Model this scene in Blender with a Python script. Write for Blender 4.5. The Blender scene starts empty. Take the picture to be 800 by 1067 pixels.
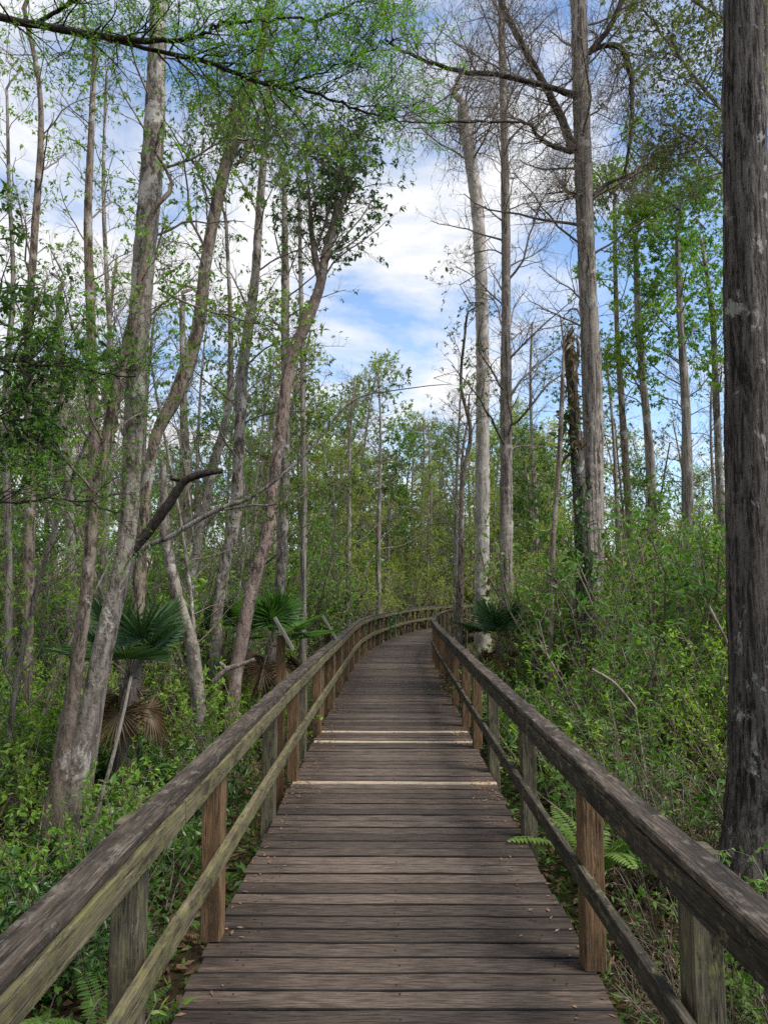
import bpy, math
import numpy as np
from mathutils import Vector
R = math.radians
sc = bpy.context.scene
COL = sc.collection
rng = np.random.default_rng(7)

# ------------------------------------------------------------------ camera
F, CX, CY, HZ = 771.0, 400.0, 533.5, 612.0       # photo pixels (800 x 1067)
H = 1.75
PITCH = math.atan((HZ - CY) / F)
cam = bpy.data.cameras.new('camera')
cam.sensor_fit = 'VERTICAL'; cam.sensor_height = 36; cam.lens = 36 * F / 1067
cam.clip_end = 3000; cam.clip_start = 0.02
co = bpy.data.objects.new('camera', cam); COL.objects.link(co)
co.location = (0, 0, H); co.rotation_euler = (R(90) + PITCH, 0, 0)
sc.camera = co

# ------------------------------------------------------------------ light
SUN_EL, SUN_AZ = 55, 115          # azimuth measured from +Y, negative = left
SKY_STRENGTH, SUN_STRENGTH, EXPOSURE = 0.115, 3.4, 0.84
w = bpy.data.worlds.new("World"); sc.world = w; w.use_nodes = True
nt = w.node_tree; nt.nodes.clear()
def N(nt, t, **k):
    n = nt.nodes.new(t)
    for a, b in k.items():
        if a.startswith('i_'): n.inputs[a[2:].replace('_', ' ')].default_value = b
        else: setattr(n, a, b)
    return n
def ramp(nt, stops, interp='LINEAR'):
    n = nt.nodes.new('ShaderNodeValToRGB'); cr = n.color_ramp; cr.interpolation = interp
    while len(cr.elements) > len(stops): cr.elements.remove(cr.elements[-1])
    while len(cr.elements) < len(stops): cr.elements.new(0.5)
    for e, (p, c) in zip(cr.elements, stops):
        e.position = p; e.color = (c, c, c, 1) if not hasattr(c, '__len__') else (*c, 1)
    return n
sky = N(nt, 'ShaderNodeTexSky', sky_type='NISHITA', sun_disc=False)
sky.sun_elevation = R(SUN_EL); sky.sun_rotation = R(SUN_AZ); sky.air_density = 1.0; sky.dust_density = 0.6; sky.ozone_density = 2.0
tc = N(nt, 'ShaderNodeTexCoord'); sp = N(nt, 'ShaderNodeSeparateXYZ'); nt.links.new(tc.outputs['Generated'], sp.inputs[0])
zz = N(nt, 'ShaderNodeMath', operation='ADD'); zz.inputs[1].default_value = 0.22; nt.links.new(sp.outputs[2], zz.inputs[0])
zm = N(nt, 'ShaderNodeMath', operation='MAXIMUM'); zm.inputs[1].default_value = 0.05; nt.links.new(zz.outputs[0], zm.inputs[0])
dv = []
for i in (0, 1):
    m = N(nt, 'ShaderNodeMath', operation='DIVIDE'); nt.links.new(sp.outputs[i], m.inputs[0]); nt.links.new(zm.outputs[0], m.inputs[1]); dv.append(m)
cb = N(nt, 'ShaderNodeCombineXYZ'); nt.links.new(dv[0].outputs[0], cb.inputs[0]); nt.links.new(dv[1].outputs[0], cb.inputs[1])
n1 = N(nt, 'ShaderNodeTexNoise'); n1.inputs['Scale'].default_value = 1.7; n1.inputs['Detail'].default_value = 8; n1.inputs['Roughness'].default_value = 0.6; n1.inputs['Distortion'].default_value = 0.3
mp = N(nt, 'ShaderNodeMapping'); mp.inputs['Location'].default_value = (3.1, 1.4, 0); mp.inputs['Scale'].default_value = (1.0, 1.35, 1)
nt.links.new(cb.outputs[0], mp.inputs[0]); nt.links.new(mp.outputs[0], n1.inputs['Vector'])
# more cloud to the left
ml = N(nt, 'ShaderNodeMath', operation='MULTIPLY_ADD'); ml.inputs[1].default_value = -0.20; ml.inputs[2].default_value = 0.0; nt.links.new(sp.outputs[0], ml.inputs[0])
ad = N(nt, 'ShaderNodeMath', operation='ADD'); nt.links.new(n1.outputs['Fac'], ad.inputs[0]); nt.links.new(ml.outputs[0], ad.inputs[1])
rp = ramp(nt, [(0.42, 0.0), (0.50, 0.45), (0.60, 1.0)]); nt.links.new(ad.outputs[0], rp.inputs[0])
mx = N(nt, 'ShaderNodeMixRGB'); mx.inputs[2].default_value = (4.9, 4.95, 5.1, 1)
sat = N(nt, 'ShaderNodeHueSaturation'); sat.inputs['Saturation'].default_value = 1.02; sat.inputs['Value'].default_value = 1.25
nt.links.new(sky.outputs[0], sat.inputs['Color'])
nt.links.new(rp.outputs[0], mx.inputs[0]); nt.links.new(sat.outputs[0], mx.inputs[1])
bg = N(nt, 'ShaderNodeBackground'); bg.inputs[1].default_value = SKY_STRENGTH
out = N(nt, 'ShaderNodeOutputWorld'); nt.links.new(mx.outputs[0], bg.inputs[0]); nt.links.new(bg.outputs[0], out.inputs[0])
sl = bpy.data.lights.new('sun', 'SUN'); sl.energy = SUN_STRENGTH; sl.angle = R(26); sl.color = (1, 0.95, 0.87)
so = bpy.data.objects.new('sun', sl); COL.objects.link(so)
sd = Vector((math.sin(R(SUN_AZ)) * math.cos(R(SUN_EL)), math.cos(R(SUN_AZ)) * math.cos(R(SUN_EL)), math.sin(R(SUN_EL))))
so.rotation_euler = sd.to_track_quat('Z', 'Y').to_euler(); so.location = (0, 0, 30)
sc.view_settings.view_transform = 'Standard'; sc.view_settings.look = 'None'
sc.view_settings.exposure = EXPOSURE; sc.view_settings.gamma = 1
sc.render.engine = 'CYCLES'
sc.cycles.max_bounces = 6; sc.cycles.diffuse_bounces = 4; sc.cycles.transmission_bounces = 4; sc.cycles.transparent_max_bounces = 4
sc.cycles.use_adaptive_sampling = True; sc.cycles.adaptive_threshold = 0.01
sc.cycles.use_denoising = False
sc.cycles.denoiser = 'OPENIMAGEDENOISE'; sc.cycles.denoising_input_passes = 'RGB_ALBEDO_NORMAL'; sc.cycles.denoising_prefilter = 'ACCURATE'

# ------------------------------------------------------------------ projection helpers
cp, sp_ = math.cos(PITCH), math.sin(PITCH)
def P(u, v, d):                       # photo pixel at distance d along the walkway
    a = (u - CX) / F; b = (CY - v) / F
    Y = cp - b * sp_; Z = sp_ + b * cp
    return np.array([a / Y * d, d, H + Z / Y * d])

# ------------------------------------------------------------------ mesh builder
def nrm(a): return a / np.maximum(np.linalg.norm(a, axis=-1, keepdims=True), 1e-9)
def rand(*s): return rng.random(s)
def uni(a, b, *s): return rng.uniform(a, b, s)
class MB:
    def __init__(s): s.v = []; s.q = []; s.uv = []; s.n = 0; s.mi = []; s.sm = []
    def add(s, v, q, uv=None, mi=0, smooth=False):
        v = np.asarray(v, float).reshape(-1, 3); q = np.asarray(q, int).reshape(-1, 4)
        s.v.append(v); s.q.append(q + s.n); s.n += len(v)
        s.uv.append(np.zeros((len(q) * 4, 2)) if uv is None else np.asarray(uv, float).reshape(-1, 2))
        s.mi.append(np.full(len(q), mi)); s.sm.append(np.full(len(q), smooth))
    def mesh(s, name, mats, origin=(0, 0, 0)):
        v = np.concatenate(s.v) - np.asarray(origin); q = np.concatenate(s.q); uv = np.concatenate(s.uv)
        me = bpy.data.meshes.new(name)
        me.vertices.add(len(v)); me.vertices.foreach_set('co', v.astype(np.float32).ravel())
        me.loops.add(len(q) * 4); me.loops.foreach_set('vertex_index', q.astype(np.int32).ravel())
        me.polygons.add(len(q)); me.polygons.foreach_set('loop_start', np.arange(0, len(q) * 4, 4, dtype=np.int32))
        me.polygons.foreach_set('material_index', np.concatenate(s.mi).astype(np.int32))
        me.polygons.foreach_set('use_smooth', np.concatenate(s.sm).astype(bool))
        ul = me.uv_layers.new(name='UVMap'); ul.data.foreach_set('uv', uv.astype(np.float32).ravel())
        for m in (mats if isinstance(mats, (list, tuple)) else [mats]): me.materials.append(m)
        me.update(calc_edges=True); return me
def obj(name, me, parent=None, loc=None):
    o = bpy.data.objects.new(name, me); COL.objects.link(o)
    if parent: o.parent = parent
    if loc is not None: o.location = loc
    return o
def empty(name, loc, rz=0):
    o = bpy.data.objects.new(name, None); COL.objects.link(o); o.location = loc; o.rotation_euler = (0, 0, rz)
    o.empty_display_size = 0.2; return o
def tag(o, label=None, cat=None, group=None, kind=None):
    if label: o['label'] = label
    if cat: o['category'] = cat
    if group: o['group'] = group
    if kind: o['kind'] = kind
    return o
def copy_tree(o, parent=None):
    c = o.copy(); COL.objects.link(c)
    if parent: c.parent = parent
    for ch in list(o.children): copy_tree(ch, c)
    return c

def tubes(mb, P_, Rr, S=4, mi=0, smooth=True, rough=0.0):
    """P_ (M,K,3) polylines, Rr (M,K) radii"""
    M, K = P_.shape[:2]
    if M == 0: return
    T = np.gradient(P_, axis=1); T = nrm(T)
    ref = nrm(rng.normal(size=(M, 1, 3)) if S <= 4 else np.tile(np.array([[[1.0, 0.13, 0.05]]]), (M, 1, 1)))
    A = nrm(ref - (ref * T).sum(-1, keepdims=True) * T); B = np.cross(T, A)
    th = np.arange(S) * 2 * np.pi / S
    rr = Rr[:, :, None] * (1 + rough * rng.normal(size=(M, K, S))) if rough else np.repeat(Rr[:, :, None], S, 2)
    V = P_[:, :, None] + rr[..., None] * (np.cos(th)[None, None, :, None] * A[:, :, None] + np.sin(th)[None, None, :, None] * B[:, :, None])
    idx = np.arange(M * K * S).reshape(M, K, S)
    a = idx[:, :-1]; b = idx[:, 1:]
    q = np.stack([a, np.roll(a, -1, 2), np.roll(b, -1, 2), b], -1)
    mb.add(V, q, mi=mi, smooth=smooth)

def interp(poly, t):
    M, K = poly.shape[:2]
    x = t * (K - 1); i = np.clip(x.astype(int), 0, K - 2); f = (x - i)[..., None]
    m = np.arange(M)[:, None]
    a = poly[m, i]; b = poly[m, i + 1]
    return a * (1 - f) + b * f, nrm(b - a)
def spawn(par, rad, n, t0, t1, L, ang, up=0.0, wander=0.15, K=6, grav=0.0, ratio=0.5, taper=0.5, minr=0.002, end=0.3):
    M = len(par)
    t = t0 + (t1 - t0) * (np.arange(n)[None] + rand(M, n)) / n
    pos, tan = interp(par, t)
    pos = pos.reshape(-1, 3); tan = tan.reshape(-1, 3); tt = t.reshape(-1)
    pr = nrm(np.cross(tan, nrm(rng.normal(size=tan.shape))))
    a = R(ang) * uni(0.7, 1.3, len(tan))[:, None]
    d = np.cos(a) * tan + np.sin(a) * pr; d[:, 2] += up; d = nrm(d)
    ln = L * uni(0.5, 1.0, len(d)) * (1 - taper * (tt - t0) / max(t1 - t0, 1e-6))
    out = np.zeros((len(d), K, 3)); out[:, 0] = pos; cur = d
    for k in range(1, K):
        cur = cur + wander * rng.normal(size=cur.shape); cur[:, 2] += grav; cur = nrm(cur)
        out[:, k] = out[:, k - 1] + cur * (ln / (K - 1))[:, None]
    ri = t * (rad.shape[1] - 1); i0 = np.clip(ri.astype(int), 0, rad.shape[1] - 1)
    r0 = np.maximum(rad[np.arange(M)[:, None], i0].reshape(-1) * ratio, minr)
    r0 = np.minimum(r0, ln * 0.010 + minr)
    return out, r0[:, None] * np.linspace(1, end, K)[None]

def leaves(mb, pos, d, length, width, fold=0.25, up=None, mi=0, detail=1, droop=0.0):
    """pointed leaves; detail 1: one folded quad, 2: two quads with shoulders"""
    n = len(pos); d = nrm(d)
    if up is None: up = nrm(np.array([0, 0, 1.0]) + 0.7 * rng.normal(size=(n, 3)))
    s = nrm(np.cross(d, up)); u = np.cross(s, d)
    L = (length * np.ones(n))[:, None]; W = (width * np.ones(n))[:, None] * 0.5
    tip = pos + d * L - u * L * droop
    if detail == 1:
        mid = pos + d * L * 0.45
        l = mid + s * W + u * W * fold; r = mid - s * W + u * W * fold
        V = np.stack([pos, r, tip, l], 1); q = np.arange(n * 4).reshape(n, 4)
    else:
        a = pos + d * L * 0.28 - u * L * droop * .1; b = pos + d * L * 0.66 - u * L * droop * .4
        l1 = a + s * W + u * W * fold; l2 = b + s * W * .78 + u * W * fold
        r1 = a - s * W + u * W * fold; r2 = b - s * W * .78 + u * W * fold
        V = np.stack([pos, l1, l2, tip, r2, r1], 1)
        i = np.arange(n)[:, None] * 6
        q = np.concatenate([i + np.array([[0, 3, 2, 1]]), i + np.array([[0, 5, 4, 3]])])
    mb.add(V, q, mi=mi)
def leaves_on(mb, par, n, L, W, t0=0.2, t1=1.0, spread=1.0, flat=0.0, detail=1, droop=0.15, mi=0, fold=0.25, jit=0.0):
    """n leaves scattered along each twig"""
    M = len(par); t = t0 + (t1 - t0) * np.sqrt(rand(M, n)) if flat == 0 else t0 + (t1 - t0) * (np.arange(n)[None] + rand(M, n)) / n
    pos, tan = interp(par, t); pos = pos.reshape(-1, 3); tan = tan.reshape(-1, 3)
    if jit: pos = pos + jit * rng.normal(size=pos.shape)
    if flat > 0:
        side = nrm(np.cross(tan, np.array([0, 0, 1.0]) + flat * .3 * rng.normal(size=tan.shape)))
        sg = np.tile(np.where(np.arange(n) % 2 == 0, 1, -1), M)[:, None]
        d = side * sg * spread + tan * 0.7 + 0.15 * rng.normal(size=tan.shape)
        up = nrm(np.array([0, 0, 1.0]) + .35 * rng.normal(size=tan.shape))
    else:
        d = tan * 0.6 + spread * nrm(rng.normal(size=tan.shape)); d[:, 2] -= droop; up = None
    leaves(mb, pos, d, L * uni(.45, 1.3, len(pos)), W * uni(.5, 1.3, len(pos)), detail=detail, up=up, mi=mi, fold=fold, droop=droop)

def catmull(p, per=6):
    p = np.asarray(p, float); q = np.vstack([2 * p[0] - p[1], p, 2 * p[-1] - p[-2]]); o = []
    for i in range(1, len(q) - 2):
        for k in range(per):
            t = k / per
            o.append(0.5 * (2 * q[i] + (q[i + 1] - q[i - 1]) * t + (2 * q[i - 1] - 5 * q[i] + 4 * q[i + 1] - q[i + 2]) * t ** 2 + (-q[i - 1] + 3 * q[i] - 3 * q[i + 1] + q[i + 2]) * t ** 3))
    o.append(p[-1]); return np.array(o)

# ------------------------------------------------------------------ materials
def newmat(name):
    m = bpy.data.materials.new(name); m.use_nodes = True; m.node_tree.nodes.clear(); return m, m.node_tree
def mixc(nt, fac, a, b, mode='MIX'):
    n = nt.nodes.new('ShaderNodeMixRGB'); n.blend_type = mode
    for i, s in ((0, fac), (1, a), (2, b)):
        if hasattr(s, 'is_output') or isinstance(s, bpy.types.NodeSocket): nt.links.new(s, n.inputs[i])
        elif i == 0: n.inputs[0].default_value = s
        else: n.inputs[i].default_value = (*s, 1)
    return n.outputs[0]
def noise(nt, vec, scale, detail=4, rough=0.6, mapping=None, loc=(0, 0, 0), dist=0):
    if mapping:
        m = nt.nodes.new('ShaderNodeMapping'); m.inputs['Scale'].default_value = mapping; m.inputs['Location'].default_value = loc
        nt.links.new(vec, m.inputs[0]); vec = m.outputs[0]
    n = nt.nodes.new('ShaderNodeTexNoise'); n.inputs['Scale'].default_value = scale; n.inputs['Detail'].default_value = detail
    n.inputs['Roughness'].default_value = rough; n.inputs['Distortion'].default_value = dist
    nt.links.new(vec, n.inputs['Vector']); return n.outputs['Fac']
def rampf(nt, fac, stops): r = ramp(nt, stops); nt.links.new(fac, r.inputs[0]); return r.outputs[0]
def finish(nt, col, bump=None, bstr=0.5, bdist=0.01, rough=0.9, spec=0.25):
    p = nt.nodes.new('ShaderNodeBsdfPrincipled'); o = nt.nodes.new('ShaderNodeOutputMaterial')
    nt.links.new(col, p.inputs['Base Color']); p.inputs['Roughness'].default_value = rough; p.inputs['Specular IOR Level'].default_value = spec
    if bump is not None:
        b = nt.nodes.new('ShaderNodeBump'); b.inputs['Strength'].default_value = bstr; b.inputs['Distance'].default_value = bdist
        nt.links.new(bump, b.inputs['Height']); nt.links.new(b.outputs[0], p.inputs['Normal'])
    nt.links.new(p.outputs[0], o.inputs[0])

def wood(name, dark, mid, light, patch=0.5, lichen=None, lich=0.55, dirt=0.5, rough=0.85, isl=0.5, wear=None):
    """weathered timber: UV.x runs along the grain in metres"""
    m, nt = newmat(name); tc = nt.nodes.new('ShaderNodeTexCoord'); uv = tc.outputs['UV']
    g = noise(nt, uv, 1.0, 6, 0.65, mapping=(7.0, 110, 1), dist=0.3)
    g2 = noise(nt, uv, 1.0, 4, 0.6, mapping=(3.5, 30, 1), loc=(4, 2, 0), dist=.6)
    pt = noise(nt, uv, 1.0, 5, 0.65, mapping=(2.2, 9, 1), loc=(9, 5, 0))
    pt2 = noise(nt, uv, 1.0, 6, 0.7, mapping=(9, 17, 1), loc=(2, 15, 0))
    c = mixc(nt, rampf(nt, g, [(0.40, 0), (0.60, 1)]), dark, light)
    c = mixc(nt, rampf(nt, g2, [(0.42, 0), (0.58, 0.75)]), c, mid)
    c = mixc(nt, rampf(nt, pt, [(patch - .08, 0), (patch + .12, dirt)]), c, tuple(x * 0.55 for x in dark))
    ck = noise(nt, uv, 1.0, 2, 0.5, mapping=(1.6, 34, 1), loc=(7, 3, 0), dist=.4)
    ckm = rampf(nt, ck, [(0.478, 0), (0.492, 1), (0.506, 0)]); gate = rampf(nt, noise(nt, uv, 1.0, 2, .5, mapping=(1.3, 5, 1), loc=(1, 8, 0)), [(.46, 0), (.54, .85)])
    gm = nt.nodes.new('ShaderNodeMath'); gm.operation = 'MULTIPLY'; nt.links.new(ckm, gm.inputs[0]); nt.links.new(gate, gm.inputs[1])
    c = mixc(nt, gm.outputs[0], c, tuple(x * 0.25 for x in dark))
    fs = noise(nt, uv, 1.0, 3, 0.7, mapping=(60, 130, 1)); c = mixc(nt, rampf(nt, fs, [(.60, 0), (.70, .45)]), c, light)
    if lichen: c = mixc(nt, rampf(nt, pt2, [(lich - .06, 0), (lich + .08, 0.75)]), c, lichen)
    if wear:                                             # trodden, silvered middle of the boards; u runs across the walkway
        sx = nt.nodes.new('ShaderNodeSeparateXYZ'); nt.links.new(uv, sx.inputs[0])
        wn = noise(nt, uv, 1.0, 3, .6, mapping=(3, 6, 1)); wa = nt.nodes.new('ShaderNodeMath'); wa.operation = 'MULTIPLY_ADD'; wa.inputs[1].default_value = .7
        nt.links.new(wn, wa.inputs[0]); nt.links.new(sx.outputs[0], wa.inputs[2])
        wr = rampf(nt, wa.outputs[0], [(.45, 0), (.85, .55), (1.0, .62)]); wa2 = nt.nodes.new('ShaderNodeMath'); wa2.operation = 'SUBTRACT'; wa2.inputs[0].default_value = 2.55; nt.links.new(wa.outputs[0], wa2.inputs[1])
        wr2 = rampf(nt, wa2.outputs[0], [(.45, 0), (.85, 1), (1.0, 1)]); wm = nt.nodes.new('ShaderNodeMath'); wm.operation = 'MULTIPLY'; nt.links.new(wr, wm.inputs[0]); nt.links.new(wr2, wm.inputs[1])
        c = mixc(nt, wm.outputs[0], c, mixc(nt, rampf(nt, g, [(.42, 0), (.58, 1)]), mid, wear))
    if isl:
        geo = nt.nodes.new('ShaderNodeNewGeometry')
        v = rampf(nt, geo.outputs['Random Per Island'], [(0, 1 - isl * .5), (1, 1 + isl * .5)])
        mm = nt.nodes.new('ShaderNodeMapRange'); mm.inputs[3].default_value = 1 - isl * .55; mm.inputs[4].default_value = 1 + isl * .55
        nt.links.new(geo.outputs['Random Per Island'], mm.inputs[0])
        c = mixc(nt, 1.0, c, c) if False else c
        vm = nt.nodes.new('ShaderNodeVectorMath'); vm.operation = 'SCALE'; nt.links.new(c, vm.inputs[0]); nt.links.new(mm.outputs[0], vm.inputs['Scale']); c = vm.outputs[0]
    cr = rampf(nt, g2, [(0.36, 0), (0.42, 1)])
    hh = nt.nodes.new('ShaderNodeMath'); hh.operation = 'ADD'; nt.links.new(g, hh.inputs[0]); nt.links.new(cr, hh.inputs[1])
    finish(nt, c, hh.outputs[0], 0.8, 0.005, rough, 0.25)
    return m
M = {}
M['deck'] = wood('deck_wood', (0.017, 0.0112, 0.0082), (0.048, 0.034, 0.025), (0.108, 0.080, 0.060), patch=0.52, dirt=0.65, isl=0.75, wear=(0.128, 0.100, 0.080))
M['deck_edge'] = wood('dark_plank_edge', (0.008, 0.006, 0.005), (0.014, 0.011, 0.009), (0.022, 0.017, 0.014), isl=.2)  # very dark plank sides, so the gaps read as dark lines
M['pale_plank'] = wood('pale_plank_wood', (0.20, 0.15, 0.10), (0.36, 0.29, 0.20), (0.45, 0.37, 0.27), patch=0.56, dirt=0.5, isl=0.1)  # pale wood for the few narrow strips across the deck
M['cap'] = wood('cap_wood', (0.015, 0.011, 0.008), (0.053, 0.040, 0.028), (0.130, 0.104, 0.078), patch=0.49, dirt=0.8, lichen=(0.16, 0.14, 0.11), lich=0.60, isl=0.3)
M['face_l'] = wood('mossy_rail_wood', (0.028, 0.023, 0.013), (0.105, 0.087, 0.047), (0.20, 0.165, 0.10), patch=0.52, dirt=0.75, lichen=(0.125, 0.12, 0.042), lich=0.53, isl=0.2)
M['face_r'] = wood('shade_toned_rail_wood', (0.014, 0.012, 0.009), (0.036, 0.031, 0.022), (0.085, 0.074, 0.053), patch=0.48, dirt=0.7, lichen=(0.20, 0.17, 0.08), lich=0.60, isl=0.25)  # darker than the left boards: their shade is put into the colour
M['dead_board'] = wood('silvered_board_wood', (0.06, 0.053, 0.045), (0.13, 0.118, 0.105), (0.20, 0.185, 0.165), patch=.6, isl=.2)
M['post_new'] = wood('newer_post_wood', (0.040, 0.023, 0.012), (0.125, 0.070, 0.032), (0.20, 0.125, 0.065), patch=0.53, dirt=0.7, isl=0.5)
M['post_old'] = wood('weathered_post_wood', (0.028, 0.023, 0.015), (0.085, 0.072, 0.045), (0.17, 0.15, 0.10), patch=0.52, dirt=0.7, lichen=(0.15, 0.15, 0.06), lich=0.58, isl=0.4)

def bark(name, dark, light, blot, amt=0.5, vs=0.12, scale=22, bd=0.02, moss=None, mossamt=.6, blot_scale=3.0, crack=.38):
    m, nt = newmat(name); tc = nt.nodes.new('ShaderNodeTexCoord'); o = tc.outputs['Object']
    g = noise(nt, o, scale, 6, 0.7, mapping=(1, 1, vs), dist=0.5)
    g2 = noise(nt, o, scale * 2.7, 4, 0.6, mapping=(1, 1, vs * 2.2))
    b = noise(nt, o, blot_scale, 6, 0.72, mapping=(1, 1, 0.8), dist=.3)
    b2 = noise(nt, o, blot_scale * 0.4, 3, 0.5, mapping=(1, 1, 0.4), loc=(4, 4, 4))
    s = nt.nodes.new('ShaderNodeMath'); s.operation = 'MULTIPLY_ADD'; s.inputs[1].default_value = 0.35; nt.links.new(g2, s.inputs[0]); nt.links.new(g, s.inputs[2])
    c = mixc(nt, rampf(nt, s.outputs[0], [(crack + .21, 0), (crack + .35, 1)]), dark, light)
    c = mixc(nt, rampf(nt, b2, [(0.35, 0), (0.65, .5)]), c, tuple(x * .6 for x in light))
    c = mixc(nt, rampf(nt, b, [(amt - .02, 0), (amt + .03, 0.8)]), c, blot)
    if moss:
        mo = noise(nt, o, 2.2, 5, 0.7, loc=(8, 1, 3), mapping=(1, 1, .5)); c = mixc(nt, rampf(nt, mo, [(mossamt, 0), (mossamt + .12, .7)]), c, moss)
    finish(nt, c, s.outputs[0], 1.0, bd * 1.8, 0.92, 0.15)
    return m
M['bark_dark'] = bark('dark_furrowed_bark', (0.012, 0.010, 0.009), (0.15, 0.132, 0.118), (0.42, 0.41, 0.37), amt=0.605, vs=0.08, scale=34, bd=0.03, blot_scale=4.5)
M['bark_cyp'] = bark('grey_cypress_bark', (0.045, 0.036, 0.030), (0.31, 0.265, 0.225), (0.38, 0.355, 0.31), amt=0.58, vs=0.05, scale=22, bd=0.02)
M['bark_pale'] = bark('pale_lichen_bark', (0.050, 0.040, 0.031), (0.27, 0.235, 0.195), (0.42, 0.39, 0.345), amt=0.575, vs=0.35, scale=14, bd=0.012, moss=(0.10, 0.11, 0.05), mossamt=.60)
M['bark_brown'] = bark('brown_bark', (0.035, 0.026, 0.020), (0.215, 0.17, 0.13), (0.34, 0.315, 0.275), amt=0.585, vs=0.25, scale=18, bd=0.012, moss=(0.08, 0.09, 0.035))
M['bark_red'] = bark('reddish_bark', (0.055, 0.040, 0.033), (0.27, 0.20, 0.165), (0.34, 0.30, 0.26), amt=0.585, vs=0.3, scale=20, bd=0.01)
M['bark_white'] = bark('whitish_bark', (0.17, 0.145, 0.12), (0.38, 0.34, 0.295), (0.46, 0.43, 0.39), amt=0.55, vs=0.15, scale=14, bd=0.01)
M['twig_dark'] = bark('dark_twig_bark', (0.018, 0.013, 0.010), (0.06, 0.047, 0.038), (0.16, 0.15, 0.12), amt=0.66, vs=0.3, scale=30, bd=0.008)
M['twig'] = bark('grey_twig_bark', (0.09, 0.07, 0.056), (0.22, 0.18, 0.145), (0.22, 0.2, 0.17), amt=0.6, scale=30, bd=0.004)
M['dead'] = bark('dead_wood', (0.09, 0.07, 0.055), (0.25, 0.20, 0.165), (0.32, 0.28, 0.24), amt=0.55, vs=.1, scale=30, bd=0.008)
def leaf(name, c1, c2, trans=0.45, rough=0.5, spec=0.35, brown=0.0, hue=0.10):
    m, nt = newmat(name); geo = nt.nodes.new('ShaderNodeNewGeometry'); oi = nt.nodes.new('ShaderNodeObjectInfo')
    tc = nt.nodes.new('ShaderNodeTexCoord')
    cl = noise(nt, tc.outputs['Object'], 1.3, 3, 0.6)
    mx = nt.nodes.new('ShaderNodeMath'); mx.operation = 'MULTIPLY_ADD'; mx.inputs[1].default_value = 0.65; nt.links.new(geo.outputs['Random Per Island'], mx.inputs[0])
    k = nt.nodes.new('ShaderNodeMath'); k.operation = 'MULTIPLY_ADD'; k.inputs[1].default_value = 1.4; k.inputs[2].default_value = -0.5; nt.links.new(cl, k.inputs[0]); nt.links.new(k.outputs[0], mx.inputs[2])
    mx.use_clamp = True
    c = mixc(nt, mx.outputs[0], c1, c2)
    if brown:
        w = nt.nodes.new('ShaderNodeTexWhiteNoise'); w.noise_dimensions = '1D'; nt.links.new(geo.outputs['Random Per Island'], w.inputs['W'])
        c = mixc(nt, rampf(nt, w.outputs['Value'], [(1 - brown - .001, 0), (1 - brown, 1)]), c, (0.14, 0.085, 0.04))
    hs = nt.nodes.new('ShaderNodeHueSaturation')
    mr = nt.nodes.new('ShaderNodeMapRange'); mr.inputs[3].default_value = 0.5 - hue * .22; mr.inputs[4].default_value = 0.5 + hue * .22; nt.links.new(oi.outputs['Random'], mr.inputs[0])
    mr2 = nt.nodes.new('ShaderNodeMapRange'); mr2.inputs[3].default_value = 1.25; mr2.inputs[4].default_value = 0.75; nt.links.new(oi.outputs['Random'], mr2.inputs[0])
    nt.links.new(mr.outputs[0], hs.inputs['Hue']); nt.links.new(mr2.outputs[0], hs.inputs['Value']); nt.links.new(c, hs.inputs['Color'])
    p = nt.nodes.new('ShaderNodeBsdfPrincipled'); p.inputs['Roughness'].default_value = rough; p.inputs['Specular IOR Level'].default_value = spec
    t = nt.nodes.new('ShaderNodeBsdfTranslucent'); ms = nt.nodes.new('ShaderNodeMixShader'); ms.inputs[0].default_value = trans
    o = nt.nodes.new('ShaderNodeOutputMaterial')
    tcx = mixc(nt, 1.0, hs.outputs[0], (1.15, 1.25, 0.6), 'MULTIPLY')
    nt.links.new(hs.outputs[0], p.inputs['Base Color']); nt.links.new(tcx, t.inputs[0])
    nt.links.new(p.outputs[0], ms.inputs[1]); nt.links.new(t.outputs[0], ms.inputs[2]); nt.links.new(ms.outputs[0], o.inputs[0])
    return m
M['l_bright'] = leaf('bright_leaf', (0.108, 0.21, 0.02), (0.215, 0.365, 0.05), trans=.5, brown=.03)
M['l_mid'] = leaf('green_leaf', (0.062, 0.135, 0.018), (0.145, 0.265, 0.045), trans=.42, brown=.06)
M['l_dark'] = leaf('dark_leaf', (0.026, 0.070, 0.014), (0.07, 0.145, 0.03), trans=.25, rough=.35, brown=.02)
M['l_olive'] = leaf('olive_leaf', (0.085, 0.125, 0.03), (0.16, 0.215, 0.06), trans=.35, brown=.06)
M['l_yellow'] = leaf('yellow_green_leaf', (0.17, 0.235, 0.035), (0.31, 0.37, 0.08), trans=.5, brown=.03)
M['l_dry'] = leaf('dry_brown_leaf', (0.10, 0.06, 0.03), (0.22, 0.14, 0.08), trans=.2, hue=.05)
M['l_moss'] = leaf('hanging_moss', (0.14, 0.12, 0.085), (0.25, 0.22, 0.16), trans=.2, hue=.03)
M['l_fern'] = leaf('fern_leaf', (0.085, 0.175, 0.03), (0.17, 0.29, 0.055), trans=.45, brown=.01)
M['l_palm'] = leaf('palmetto_leaf', (0.03, 0.075, 0.025), (0.07, 0.14, 0.05), trans=.2, rough=.4)
m, g_ = newmat('litter_soil'); tcg = g_.nodes.new('ShaderNodeTexCoord')
a_ = noise(g_, tcg.outputs['Object'], 22, 8, .75); b_ = noise(g_, tcg.outputs['Object'], 0.9, 4, .6)
c_ = mixc(g_, rampf(g_, a_, [(.35, 0), (.7, 1)]), (0.018, 0.012, 0.008), (0.10, 0.065, 0.04))
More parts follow.
